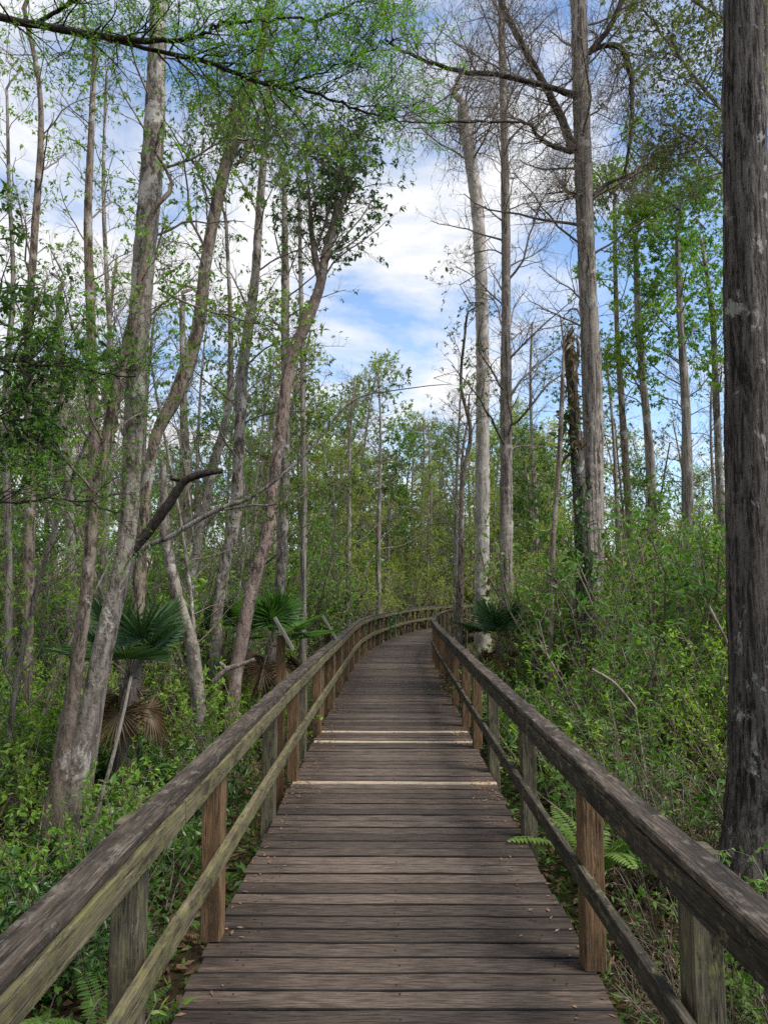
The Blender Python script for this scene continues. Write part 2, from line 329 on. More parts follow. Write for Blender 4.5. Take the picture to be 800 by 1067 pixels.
c_ = mixc(g_, rampf(g_, b_, [(.45, 0), (.6, .7)]), c_, (0.035, 0.045, 0.015)); finish(g_, c_, a_, .8, .03, .95, .1); M['soil'] = m

# ------------------------------------------------------------------ ground
def gz(x, y):
    x = np.asarray(x, float); y = np.asarray(y, float)
    d = np.abs(x - 0.3)
    z = -0.72 + 0.05 * np.sin(x * 1.7 + y * .6) + 0.05 * np.sin(y * 1.3 - x * .9) + 0.03 * np.sin(x * 4.1) * np.sin(y * 3.7)
    return z + 0.22 * np.clip((d - 1.5) / 8, 0, 1)
g = MB()
xs = np.concatenate([np.linspace(-1500, -80, 8), np.linspace(-60, -14, 14), np.linspace(-12, 12, 61), np.linspace(14, 60, 14), np.linspace(80, 1500, 8)])
ys = np.concatenate([np.linspace(-1500, -60, 8), np.linspace(-30, -6, 5), np.linspace(-4, 24, 71), np.linspace(27, 90, 18), np.linspace(120, 1800, 9)])
X, Y = np.meshgrid(xs, ys); Z = gz(X, Y)
nx, ny = len(xs), len(ys); I = np.arange(nx * ny).reshape(ny, nx)
g.add(np.stack([X, Y, Z], -1), np.stack([I[:-1, :-1], I[:-1, 1:], I[1:, 1:], I[1:, :-1]], -1), smooth=True)
tag(obj('ground', g.mesh('ground', M['soil'])), kind='structure')

# ------------------------------------------------------------------ boardwalk
ctrl = np.array([(0.055, -3), (0.055, 0), (0.055, 4), (0.10, 8), (0.18, 13), (0.29, 18), (0.58, 21.5), (1.2, 25.5), (2.05, 29.5), (3.3, 33), (5.4, 36.2), (8.7, 38.6), (13, 40)], float)
cl = catmull(ctrl, 40)
seg = np.linalg.norm(np.diff(cl, axis=0), axis=1); S_ = np.concatenate([[0], np.cumsum(seg)])
def path(s, off=0.0):
    x = np.interp(s, S_, cl[:, 0]); y = np.interp(s, S_, cl[:, 1])
    e = 0.15; tx = np.interp(s + e, S_, cl[:, 0]) - np.interp(s - e, S_, cl[:, 0]); ty = np.interp(s + e, S_, cl[:, 1]) - np.interp(s - e, S_, cl[:, 1])
    l = np.hypot(tx, ty); tx /= l; ty /= l
    return x + ty * off, y - tx * off, tx, ty        # off > 0 = right
def s_of_y(y): return float(np.interp(y, cl[:, 1], S_))
def box_profile(w_, h_, ch):
    w2, h2 = w_ / 2, h_ / 2
    return np.array([(-w2 + ch, h2), (w2 - ch, h2), (w2, h2 - ch), (w2, -h2 + ch), (w2 - ch, -h2), (-w2 + ch, -h2), (-w2, -h2 + ch), (-w2, h2 - ch)])
def beam(mb, C, side, up, prof, uvo=None, wob=0.0, mi=0, flank=None):
    """profile swept along C (K,3); side/up (K,3) axes; end caps"""
    K = len(C); n = len(prof)
    uvo = uni(0, 50, 2) if uvo is None else uvo
    pr = prof[None] + (wob * rng.normal(size=(K, 1, 2)) if wob else 0) + (wob * .4 * rng.normal(size=(K, n, 2)) if wob else 0)
    V = C[:, None] + pr[..., 0:1] * side[:, None] + pr[..., 1:2] * up[:, None]
    L = np.concatenate([[0], np.cumsum(np.linalg.norm(np.diff(C, axis=0), axis=1))])
    per = np.concatenate([[0], np.cumsum(np.linalg.norm(np.roll(prof, -1, 0) - prof, axis=1))])
    I = np.arange(K * n).reshape(K, n); q = []; uv = []
    for j in range(n):
        j2 = (j + 1) % n
        a = np.stack([I[:-1, j], I[1:, j], I[1:, j2], I[:-1, j2]], -1); q.append(a)
        uu = np.stack([np.stack([L[:-1], np.full(K - 1, per[j])], -1), np.stack([L[1:], np.full(K - 1, per[j])], -1),
                       np.stack([L[1:], np.full(K - 1, per[j + 1])], -1), np.stack([L[:-1], np.full(K - 1, per[j + 1])], -1)], 1)
        uv.append(uu + uvo)
    for base, e in ((0, 0), ((K - 1) * n, 1)):        # caps (octagon as three quads)
        for f in ((0, 1, 2, 7), (7, 2, 3, 6), (6, 3, 4, 5)):
            f2 = f if e == 0 else f[::-1]
            q.append(np.array([[base + k for k in f2]])); uv.append(np.array([[[prof[k][0] * .1, prof[k][1]] for k in f2]]) + uvo)
    if flank is None: mb.add(V, np.concatenate(q), np.concatenate([u.reshape(-1, 2) for u in uv]), mi=mi)
    else:
        mb.add(V, np.concatenate(q), np.concatenate([u.reshape(-1, 2) for u in uv]), mi=mi)
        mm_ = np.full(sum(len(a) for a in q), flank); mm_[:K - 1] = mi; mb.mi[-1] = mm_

bw = empty('boardwalk', (0, 0, 0)); tag(bw, 'weathered grey brown plank boardwalk curving away through the swamp forest', 'boardwalk', kind='structure')
W2 = 0.915
deck = MB(); fresh = []
sy = lambda v: F * H / (v - HZ)                         # row of the photograph -> distance on the deck
pale_strip_y = {round(s_of_y(sy(807)) / .1475): 1, round(s_of_y(sy(768)) / .1475): 1, round(s_of_y(sy(758)) / .1475): 1}
s = 0.3; i = 0; pitch = 0.1475
while s < S_[-1] - .5:
    x, y, tx, ty = path(s); side = np.array([ty, -tx, 0]); fw = np.array([tx, ty, 0])
    key = round(s / pitch)
    l = -W2 + uni(-.012, .012); r = W2 + uni(-.012, .012)
    dz = uni(-.0025, .0025); K = 7
    C = np.array([x, y, -0.019 + dz])[None] + side[None] * np.linspace(l, r, K)[:, None]
    C[:, 2] += 0.0012 * rng.normal(size=K)
    U = np.tile([0, 0, 1.0], (K, 1)); Sd = np.tile(fw, (K, 1))
    tgt = deck
    if key in pale_strip_y: tgt = MB(); fresh.append(tgt)
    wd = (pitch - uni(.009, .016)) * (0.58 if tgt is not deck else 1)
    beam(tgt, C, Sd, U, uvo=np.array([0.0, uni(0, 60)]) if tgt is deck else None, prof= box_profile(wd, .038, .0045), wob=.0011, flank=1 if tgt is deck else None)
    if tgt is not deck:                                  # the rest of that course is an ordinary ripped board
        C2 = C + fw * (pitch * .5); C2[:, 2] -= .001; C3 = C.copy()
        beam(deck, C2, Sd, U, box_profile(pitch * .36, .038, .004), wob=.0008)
    s += pitch; i += 1
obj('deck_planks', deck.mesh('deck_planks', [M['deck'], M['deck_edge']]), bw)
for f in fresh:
    o = obj('pale_plank_strip', f.mesh('pale_plank_strip', M['pale_plank']), bw); o['label'] = 'pale plank strip across the dark deck'
st = MB()
for off in (-.72, 0, .72):
    ss = np.arange(.3, S_[-1] - .6, .6); x, y, tx, ty = path(ss, off)
    C = np.stack([x, y, np.full_like(x, -.135)], -1); beam(st, C, np.stack([ty, -tx, 0 * tx], -1), np.tile([0, 0, 1.0], (len(ss), 1)), box_profile(.05, .18, .004))
obj('joists', st.mesh('joists', M['post_old']), bw)

RZ = 0.95      # top of the handrail
def railing(side, name, label, posts, inner_mat, face_mat):
    root = empty(name, (0, 0, 0)); tag(root, label, 'railing')
    sg = side
    # offsets from the centre line
    o_face, o_in, o_out, o_cap = (.855, .918, .965, .897)
    # handrail boards, butted at joints
    joints = [-1.2, 3.05, 6.2, 9.3, 12.6, 16, 18.4, 21, 23.5, 25.5, 27.5, 29.5, 31.5, 33.5, 35.5, 37.5, 39.5, 41.5, 44, 47] if side < 0 else [-1.4, 2.75, 5.2, 8.35, 11.3, 14.8, 18.2, 21, 23, 25, 27, 29, 31, 33, 35, 37, 39.5]
    jz = {j: uni(-.012, .012) for j in joints}
    for a, b in zip(joints[:-1], joints[1:]):
        if a > S_[-1] - 3: break
        b = min(b, S_[-1] - 1)
        sa, sb = max(a + 3, .05), b + 3 - .004           # s = y + 3 on the straight
        n = max(3, int((sb - sa) / .45)); ss = np.linspace(sa, sb, n)
        chord = lambda off: tuple(np.interp(ss, [ss[0], ss[-1]], [q_[0], q_[-1]]) for q_ in path(ss, off))
        x, y, tx, ty = chord(sg * o_cap)
        sag = np.interp(ss, [sa, sb], [jz[a], jz[b if b in jz else joints[-1]]]) if True else 0
        sd = np.stack([ty, -tx, 0 * tx], -1); up = np.tile([0, 0, 1.0], (n, 1))
        mb = MB(); beam(mb, np.stack([x, y, RZ - .019 + sag], -1), sd, up, box_profile(.106, .038, .006), wob=.002)
        obj('handrail_board', mb.mesh('handrail_board', M['cap']), root)
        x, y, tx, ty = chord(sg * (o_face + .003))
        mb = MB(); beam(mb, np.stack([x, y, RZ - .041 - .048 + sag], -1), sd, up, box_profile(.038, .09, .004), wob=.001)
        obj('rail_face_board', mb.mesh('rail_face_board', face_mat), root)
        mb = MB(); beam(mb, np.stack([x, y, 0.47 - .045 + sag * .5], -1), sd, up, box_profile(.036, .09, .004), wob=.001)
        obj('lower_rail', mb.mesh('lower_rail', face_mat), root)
    for (yy, inner) in posts:
        s = s_of_y(yy) if yy < 60 else yy - 60
        off = sg * (o_in if inner else o_out)
        x, y, tx, ty = path(s, off)
        z0 = 0.001 if inner else float(gz(x, y)) - .25
        zt = RZ - .042
        hh = np.linspace(z0, zt, 6)
        til = uni(-.006, .006, 2)
        C = np.stack([x + til[0] * (hh - z0) , y + til[1] * (hh - z0), hh], -1)
        sd = np.tile([ty, -tx, 0], (6, 1)); fw = np.tile([tx, ty, 0], (6, 1))
        wd = .118 if inner else .118
        mb = MB(); beam(mb, C, sd, fw, box_profile(.10, wd, .006), wob=.0008)
        mt = inner_mat if inner else M['post_old']
        p = obj('post', mb.mesh('post', mt), root)
    return root
far = []
yy = 11.0; k = 0
while yy < 31: far.append((yy, k % 2 == 0)); yy += uni(.75, .95); k += 1
ss = s_of_y(31.5)
while ss < S_[-1] - 1.5: far.append((60 + ss, k % 2 == 0)); ss += .9; k += 1
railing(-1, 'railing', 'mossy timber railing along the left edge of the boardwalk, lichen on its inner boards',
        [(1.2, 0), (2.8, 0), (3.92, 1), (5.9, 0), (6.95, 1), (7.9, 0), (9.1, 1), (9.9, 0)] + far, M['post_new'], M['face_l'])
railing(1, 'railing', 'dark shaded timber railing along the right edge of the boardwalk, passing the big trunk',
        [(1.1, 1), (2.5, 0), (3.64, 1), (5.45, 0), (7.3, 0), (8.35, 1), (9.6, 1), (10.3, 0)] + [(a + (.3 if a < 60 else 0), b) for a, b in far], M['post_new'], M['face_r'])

# screw heads in the near boards
sw = MB()
for k in range(130):
    s_ = .3 + k * pitch
    for off in (-.74, -.70, .01, .71, .75):
        x, y, tx, ty = path(s_ + uni(-.045, .045), off + uni(-.012, .012)); r_ = .0042
        sw.add([(x - r_, y - r_, .0035), (x + r_, y - r_, .0035), (x + r_, y + r_, .0035), (x - r_, y + r_, .0035)], [(0, 1, 2, 3)])
so_ = obj('screw_heads', sw.mesh('screw_heads', M['deck_edge']), bw); so_['kind'] = 'stuff'
# sign lecterns outside the left rail
for (u, vt, d, lab) in ((293, 662, 8.6, 'nearer slanted sign lectern on a timber post outside the left railing'), (341, 655, 11.6, 'farther slanted sign lectern on a timber post outside the left railing')):
    top = P(u, vt, d); b = np.array([top[0], d, float(gz(top[0], d))]); r = empty('sign_lectern', b, math.atan2(-b[0], b[1])); tag(r, lab, 'sign', 'sign lecterns beside the left railing')
    K = 5; C = np.stack([np.zeros(K), np.zeros(K), np.linspace(-.1, top[2] - b[2], K)], -1)
    mb = MB(); beam(mb, C, np.tile([1.0, 0, 0], (K, 1)), np.tile([0, 1.0, 0], (K, 1)), box_profile(.10, .10, .005)); obj('post', mb.mesh('post', M['post_new']), r)
    mb = MB(); ax = nrm(np.array([.20, 0, -.34])); nn = np.array([.34, 0, .20]) / np.linalg.norm([.34, .2])
    c = np.array([.03, 0, top[2] - b[2] + .02]); C = np.stack([c + ax * t for t in (-.21, 0, .21)])
    beam(mb, C, np.tile([0, 1.0, 0], (3, 1)), np.tile(nn, (3, 1)), box_profile(.36, .035, .004)); obj('sign_board', mb.mesh('sign_board', M['dead_board']), r)

# ------------------------------------------------------------------ trees
def path_clear(x, y, r=1.6):
    dd = np.hypot(cl[:, 0] - x, cl[:, 1] - y).min(); return dd > r
STY = dict(
    cypress=dict(n1=40, L1=2.7, a1=68, up1=.22, n2=10, L2=1.0, n3=5, L3=.42, grav=.0, leaf=None),
    cypress_leaf=dict(n1=40, L1=2.4, a1=72, up1=.05, n2=5, L2=.9, n3=3, L3=.45, leaf='feather'),
    broad=dict(n1=26, L1=2.6, a1=50, up1=.25, n2=8, L2=1.0, n3=5, L3=.45, leaf='broad'),
    sparse=dict(n1=22, L1=2.2, a1=50, up1=.25, n2=7, L2=.9, n3=4, L3=.4, leaf='sparse'),
)
def grow(trunk, trad, st, t0=.35, t1=1.0, scale=1.0, nmul=1.0, limbs=None, lmat='l_mid', lsize=.07, ln=6, bmat='twig', moss=False):
    """returns (branch MB, leaf MB or None); trunk (K,3)"""
    br = MB(); lf = MB()
    A, ra = spawn(trunk[None], trad[None], max(2, int(st['n1'] * nmul)), t0, t1, st['L1'] * scale, st['a1'], up=st['up1'], wander=.16, K=9, ratio=.3, taper=.55, minr=.005 * scale)
    if limbs: A2 = limbs
    groups = [(A, ra)]
    if limbs:
        for (lp, lr) in limbs:
            B0, rb0 = spawn(lp[None], lr[None], max(3, int(len(lp) * .9)), .15, 1, st['L1'] * .42 * scale, 50, up=.1, wander=.2, K=7, ratio=.5, taper=.4, minr=.006 * scale)
            groups.append((B0, rb0))
    for gi, (A, ra) in enumerate(groups):
        tubes(br, A, ra, 5)
        B, rb = spawn(A, ra, st['n2'], .15, 1, st['L2'] * scale, 48, up=.08, wander=.2, K=6, ratio=.5, minr=.004 * scale)
        tubes(br, B, rb, 3)
        C, rc = spawn(B, rb, st['n3'], .2, 1, st['L3'] * scale, 45, up=.02, wander=.2, K=4, ratio=.6, minr=.0022 * scale)
        tubes(br, C, rc, 3)
        if st['leaf'] == 'broad': leaves_on(lf, C, ln, lsize, lsize * .5, t0=.3, spread=.9, droop=.25)
        elif st['leaf'] == 'sparse':
            sel = C[rand(len(C)) < .35]; leaves_on(lf, sel, ln, lsize, lsize * .45, t0=.3, spread=.9, droop=.3)
        elif st['leaf'] == 'feather': leaves_on(lf, C, ln, lsize * .6, lsize * .17, t0=.05, flat=1.0, spread=.8, droop=.0)
        if moss or st['leaf'] is None:
            sel = C[rand(len(C)) < .16]; leaves_on(lf, sel, 3, .07 * scale, .012 * scale, t0=.1, spread=.35, droop=.9)
    return br, lf

def pxline(pts, d, d2=None, per=7):
    n = len(pts); ds = np.linspace(d, d2 if d2 else d, n)
    c = np.array([P(p[0], p[1], ds[i]) for i, p in enumerate(pts)]); wd = np.array([p[2] * ds[i] / F / 2 for i, p in enumerate(pts)])
    a = catmull(np.hstack([c, wd[:, None]]), per); return a[:, :3], a[:, 3]
def make_tree(name, label, d, pts, style='sparse', bark='bark_pale', limbs=(), t0=.3, scale=1.0, nmul=1.0, lmat='l_mid', lsize=.07, ln=6, bmat='twig', top=None, cat='tree', group=None, d2=None, hide_base=False, ld=None, lobes=0.10, moss=False):
    """pts from TOP to BASE in photo pixels with widths; the base is carried down to the ground"""
    T, r = pxline(pts[::-1], d, d2)                      # base -> top
    b0 = T[0]; gzv = float(gz(b0[0], b0[1]))
    if b0[2] > gzv + .05:
        n = max(2, int((b0[2] - gzv) / .25)); dirn = nrm(T[0] - T[min(6, len(T) - 1)]) ; dirn = dirn * np.array([.5, .5, 1]); dirn /= abs(dirn[2])
        ext = np.array([b0 + dirn * (b0[2] - gzv + .15) * k / n for k in range(n, 0, -1)])
        T = np.vstack([ext, T]); r = np.concatenate([r[0] * (1 + .35 * np.linspace(1, 0, n) ** 2), r])
    if not top and style: top = 1.3; tend = .12
    else: tend = .35
    if top:                                              # continue above the frame
        n = 8; dirn = nrm(T[-1] - T[-6]); ext = np.array([T[-1] + dirn * top * (k + 1) / n + .03 * rng.normal(size=3) * k for k in range(n)])
        T = np.vstack([T, ext]); r = np.concatenate([r, r[-1] * np.linspace(1, tend, n)])
    base = np.array([T[0][0], T[0][1], gzv])
    root = empty(name, base); tag(root, label, cat, group)
    # trunk with lobes
    mb = MB(); K = len(T); S = 20 if r.max() * F / d > 14 else 10
    if r.max() * F / d > 8:
        nk = max(K, int(np.linalg.norm(np.diff(T, axis=0), axis=1).sum() / .07)); ti = np.linspace(0, 1, nk)
        T2 = np.stack([np.interp(ti, np.linspace(0, 1, K), T[:, a]) for a in range(3)], -1); r2 = np.interp(ti, np.linspace(0, 1, K), r)
    else: T2, r2 = T, r
    if lobes == .07: S = 72
    TT = nrm(np.gradient(T2, axis=0)); ref = np.array([1.0, .1, 0]); A = nrm(ref - (TT @ ref)[:, None] * TT); B = np.cross(TT, A); th = np.arange(S) * 2 * np.pi / S
    ph = uni(0, 6, 4); hh = np.linspace(0, 1, len(T2))[:, None] * np.linalg.norm(T2[-1] - T2[0])
    lob = 1 + lobes * (.5 * np.sin(3 * th[None] + ph[0] + .6 * hh) + .4 * np.sin(5 * th[None] + ph[1] - .9 * hh) + .35 * np.sin(2 * th[None] + ph[2] + 2.1 * hh)) + (.045 * rng.normal(size=(len(T2), S)) if lobes != .07 else .05 * np.sin(17 * th[None] + 2.2 * np.sin(1.9 * hh + 3 * np.sin(2 * th[None]))) * np.sin(3.1 * hh + 4 * np.sin(5 * th[None])) + .012 * rng.normal(size=(len(T2), S)))
    V = T2[:, None] + (r2[:, None] * lob)[..., None] * (np.cos(th)[None, :, None] * A[:, None] + np.sin(th)[None, :, None] * B[:, None])
    I = np.arange(len(T2) * S).reshape(len(T2), S); q = np.stack([I[:-1], np.roll(I[:-1], -1, 1), np.roll(I[1:], -1, 1), I[1:]], -1)
    mb.add(V, q, smooth=True)
    obj('trunk', mb.mesh('trunk', M[bark], base), root)
    LL = []
    for lm in limbs:
        dd2 = lm[1] if isinstance(lm, tuple) else None; pl = lm[0] if isinstance(lm, tuple) else lm
        lp, lr = pxline(pl, d, dd2, per=6); lp = lp + .012 * rng.normal(size=lp.shape) * np.linspace(0, 1, len(lp))[:, None]; LL.append((lp, lr))
    if LL:
        for lp, lr in LL:
            mb = MB(); tubes(mb, lp[None], np.maximum(lr, .004)[None], 8, rough=.05)
            obj('limb', mb.mesh('limb', M[bark if not ld else ld], base), root)
    if style:
        br, lf = grow(T, r, STY[style], t0=t0, scale=scale, nmul=nmul, limbs=LL, lsize=lsize, ln=ln, moss=moss)
        obj('branches', br.mesh('branches', M[bmat], base), root)
        if lf.n: obj('crown', lf.mesh('crown', M[lmat if STY[style]['leaf'] else 'l_moss'], base), root)
    return root

# --- right side
make_tree('cypress_tree', 'big dark furrowed trunk with white lichen spots behind the right railing', 4.9,
          [(772, -140, 34), (773, 0, 40), (775, 150, 42), (776, 300, 44), (781, 450, 48), (786, 600, 52), (792, 720, 58), (797, 820, 68), (800, 900, 92), (800, 945, 120)],
          style=None, bark='bark_dark', top=4, lobes=.07)
make_tree('cypress_tree', 'tall straight grey cypress with a long drooping hooked limb on its right', 12,
          [(602, -60, 16), (603, 0, 18), (607, 150, 18), (612, 300, 19), (617, 430, 20), (616, 520, 24), (613, 600, 29), (612, 640, 34)],
          style='cypress', bark='bark_cyp', top=4, t0=.5, nmul=.9, ld='twig_dark', bmat='twig',
          limbs=([(597, 158, 10), (585, 125, 9), (565, 85, 8), (545, 50, 7), (525, 10, 7), (515, -30, 5)],
                 [(615, 54, 6), (628, 48, 6), (645, 49, 6.5), (655, 70, 6), (658, 110, 5), (655, 150, 4), (650, 188, 2.5)],
                 [(613, 55, 7), (628, 38, 6.5), (642, 15, 6), (652, -15, 5)],
                 ([(596, 99, 8), (570, 90, 6), (520, 78, 6), (480, 74, 5), (440, 62, 4), (400, 42, 3)], 10),
                 ([(595, 158, 7), (575, 152, 5), (560, 142, 4.5), (548, 128, 3), (500, 127, 2.6), (430, 128, 2), (395, 122, 1.5)], 10),
                 ([(617, 205, 6), (635, 190, 4), (670, 178, 3), (705, 172, 2), (735, 163, 1.4)], 13),
                 [(615, 210, 4), (606, 205, 4), (590, 200, 3), (588, 190, 2.5)]))
make_tree('cypress_tree', 'thin straight grey trunk ringed with bare side branches, left of the tall cypress', 14,
          [(521, -20, 6), (523, 60, 8), (526, 180, 9), (527, 300, 10), (527, 420, 12), (527, 500, 13), (527, 560, 14)],
          style='cypress', bark='bark_cyp', t0=.35, nmul=1.3, scale=1.05, top=3)
make_tree('cypress_tree', 'pale whitish trunk with a twiggy bare top standing left of the thin grey trunk', 17,
          [(484, 128, 14), (490, 165, 15), (497, 220, 13), (502, 320, 14), (503, 430, 14), (502, 545, 15)],
          style='cypress', bark='bark_white', t0=.72, nmul=.7, scale=1.1)
snag = make_tree('tree_snag', 'broken leaning dead snag with dark hollow against the tall cypress', 11.7,
          [(596, 340, 1.5), (593, 352, 6), (595, 380, 12), (598, 430, 11), (602, 480, 12), (606, 540, 14), (609, 620, 18)], style=None, bark='bark_dark', lobes=.35, cat='dead tree',
          limbs=([(596, 385, 6), (589, 362, 4), (588, 345, 1)], [(597, 400, 6), (602, 365, 4), (601, 350, 1)], [(594, 440, 5), (585, 432, 3), (577, 434, 1)], [(597, 470, 4), (588, 478, 3), (583, 490, 1)]))
sv = MB(); vv = MB()
for (u_, v0, v1, n_, m_) in ((594, 345, 470, 150, sv), (588, 425, 470, 60, vv), (604, 500, 640, 170, vv), (598, 360, 600, 50, vv)):
    pv = np.array([P(u_ + 4 * (v - v0) / 100 + rng.normal() * 4.5, v, 11.55 + rng.normal() * .12) for v in uni(v0, v1, n_)])
    dv_ = rng.normal(size=pv.shape); dv_[:, 2] -= 1.2 if m_ is sv else .3
    leaves(m_, pv, dv_, uni(.08, .26, n_) if m_ is sv else uni(.06, .15, n_), uni(.02, .045, n_) if m_ is sv else uni(.03, .08, n_), droop=.3, detail=2)
obj('dead_fronds', sv.mesh('dead_fronds', M['l_dry'], snag.location), snag); obj('vine_leaves', vv.mesh('vine_leaves', M['l_dark'], snag.location), snag)
make_tree('sapling', 'slim dead stem just left of the broken snag', 11.4, [(587, 352, 1), (585, 420, 5), (582, 480, 5), (576, 560, 5)], style=None, bark='dead', cat='dead tree')
make_tree('sapling', 'thin crooked sapling with dark stem at the bend of the right railing', 16,
          [(487, 440, 2), (482, 470, 3), (480, 520, 4), (481, 560, 3.5), (477, 620, 4), (476, 650, 5)], style='sparse', bark='bark_brown', scale=.4, nmul=.7, lmat='l_olive', lsize=.05, t0=.2)
make_tree('sapling', 'slender dark twisting tree with leafy twigs between snag and walkway bend', 13,
          [(485, 340, 2.5), (480, 400, 3.5), (490, 450, 4), (482, 500, 5), (480, 580, 6)], style='sparse', bark='bark_brown', scale=.65, lmat='l_olive', lsize=.06, t0=.2)
for i, (pts, d, lab, stl, lm, bk) in enumerate([
    ([(662, 255, 5), (664, 320, 7), (670, 400, 8), (676, 470, 9), (680, 560, 11)], 18, 'slim pale trunk under the bright green crown, nearest the tall cypress', 'broad', 'l_bright', 'bark_cyp'),
    ([(705, 240, 5), (708, 330, 7), (714, 420, 9), (717, 520, 11)], 17, 'slim trunk with bright green leafy crown midway to the big dark trunk', 'broad', 'l_bright', 'bark_cyp'),
    ([(732, 260, 4), (742, 330, 6), (746, 420, 7), (750, 520, 8)], 19, 'slim leafy tree whose trunk brushes the left side of the big dark trunk', 'broad', 'l_bright', 'bark_pale'),
    ([(640, 215, 4), (642, 330, 5), (648, 430, 7), (655, 540, 8)], 20, 'thin crooked trunk with a bright crown just right of the tall cypress', 'broad', 'l_bright', 'bark_brown')]):
    make_tree('maple_tree', lab, d, pts, style=stl, bark=bk, lmat=lm, t0=.5, scale=.85, nmul=.95, lsize=.09, ln=10)
make_tree('oak_tree', 'grey trunk beyond the right edge with olive leafed boughs filling the top right corner', 9,
          [(800, -60, 12), (797, 60, 15), (790, 160, 17), (800, 300, 18), (806, 500, 22), (812, 700, 30)], style='broad', bark='bark_cyp', lmat='l_olive', t0=.62, scale=.8, nmul=.28, lsize=.07, ln=3, top=2,
          limbs=([(790, 150, 8), (765, 130, 5), (735, 95, 4), (700, 50, 3), (670, 10, 2)], [(795, 60, 7), (770, 30, 5), (735, 10, 4), (700, -20, 3)], [(800, 200, 6), (760, 180, 4), (730, 150, 3), (690, 130, 2)]))

# --- left side
make_tree('maple_tree', 'tall straight pale grey trunk, thickest on the left, rising from a leaning base', 6.2,
          [(166, -60, 17), (164, 40, 19), (160, 150, 22), (150, 280, 23), (143, 380, 22), (139, 470, 18), (133, 560, 17), (109, 660, 17), (93, 740, 19), (71, 850, 23), (63, 900, 27)],
          style='sparse', bark='bark_pale', top=3, t0=.45, scale=.6, nmul=.8, lmat='l_mid', lsize=.055,
          limbs=([(172, 175, 3), (200, 165, 2.5), (240, 145, 2), (290, 150, 1.5), (335, 160, 1)], [(165, 300, 3), (200, 318, 2.2), (240, 330, 2), (300, 345, 1.2)]))
make_tree('maple_tree', 'mottled leaning trunk crossing just left of the tall pale trunk', 5.9,
          [(152, 270, 7), (137, 340, 11), (120, 415, 13), (110, 465, 12), (98, 520, 12), (94, 580, 12), (88, 640, 13), (74, 740, 16), (55, 850, 20), (48, 900, 23)],
          style='sparse', bark='bark_brown', t0=.5, scale=.5, nmul=.6, lmat='l_bright', lsize=.055)
make_tree('maple_tree', 'bowed brown trunk curving up right through the canopy, with a dark hooked stub', 8,
          [(278, 20, 9), (270, 60, 11), (258, 100, 12), (232, 185, 13), (215, 270, 13), (207, 340, 14), (187, 405, 15), (163, 455, 12), (152, 520, 12), (146, 600, 13), (140, 700, 15)],
          style='sparse', bark='bark_brown', top=2, t0=.55, scale=.7, lmat='l_mid', lsize=.06,
          limbs=([(259, 100, 5), (247, 93, 5), (244, 112, 5), (237, 130, 4)], [(245, 173, 4), (258, 160, 3.5), (265, 140, 3), (275, 100, 2)]))
make_tree('maple_tree', 'slim grey trunk between the bowed trunk and the forked reddish tree', 11,
          [(280, 110, 6), (272, 200, 8), (265, 300, 10), (253, 385, 12), (250, 450, 12), (245, 540, 13), (234, 590, 12), (226, 640, 12), (225, 670, 14)], style='sparse', bark='bark_pale', t0=.4, lmat='l_mid', lsize=.07, scale=.8)
make_tree('bay_tree', 'reddish brown tree forking near the top under dark olive leaf clusters', 10,
          [(349, 228, 7), (340, 262, 9), (333, 300, 11), (318, 340, 13), (303, 375, 12), (293, 445, 12), (284, 510, 12), (278, 560, 12), (261, 620, 13), (246, 700, 15)],
          style='sparse', bark='bark_red', t0=.72, scale=.75, nmul=.9, lmat='l_dark', lsize=.075, ln=7,
          limbs=([(333, 290, 8), (328, 265, 7), (324, 235, 5), (322, 200, 3), (318, 160, 2)], [(349, 228, 6), (350, 200, 3), (356, 165, 2.5), (362, 140, 2)], [(330, 260, 3), (345, 205, 2.5), (340, 160, 2)]))
make_tree('maple_tree', 'thin straight trunk directly behind the forked reddish tree', 14,
          [(296, 180, 5), (297, 270, 8), (297, 380, 9), (297, 500, 10), (293, 600, 12)], style='sparse', bark='bark_pale', t0=.4, lmat='l_mid', lsize=.08, scale=.9)
make_tree('tree_snag', 'short broken pale trunk leaning right behind the dark palmetto', 9,
          [(170, 480, 6), (171, 520, 9), (173, 560, 11), (184, 615, 12), (196, 655, 13), (202, 680, 14)], style=None, bark='bark_pale', cat='dead tree')
make_tree('tree_snag', 'dark mossy broken limb slanting up right from the left thicket', 6.6,
          [(232, 491, 5), (210, 494, 8), (192, 502, 9), (178, 522, 10), (158, 550, 10), (138, 575, 9), (122, 595, 8), (100, 700, 8)], style=None, bark='twig_dark', cat='dead tree', lobes=.2,
          limbs=([(192, 502, 5), (184, 500, 4), (178, 496, 2)],))
make_tree('sapling', 'long arching pale bare branch sweeping right above the sign lecterns', 6.8,
          [(402, 408, 1.2), (380, 412, 1.8), (358, 425, 2.6), (330, 460, 3), (300, 490, 3.5), (262, 518, 4), (225, 532, 4.5), (180, 558, 5), (140, 585, 5.5), (110, 700, 7)],
          style='sparse', bark='bark_cyp', t0=.5, scale=.22, nmul=.5, lmat='l_olive', lsize=.04, limbs=([(225, 532, 3), (260, 527, 2.5), (300, 524, 2), (340, 508, 1.4), (365, 508, 1)],))
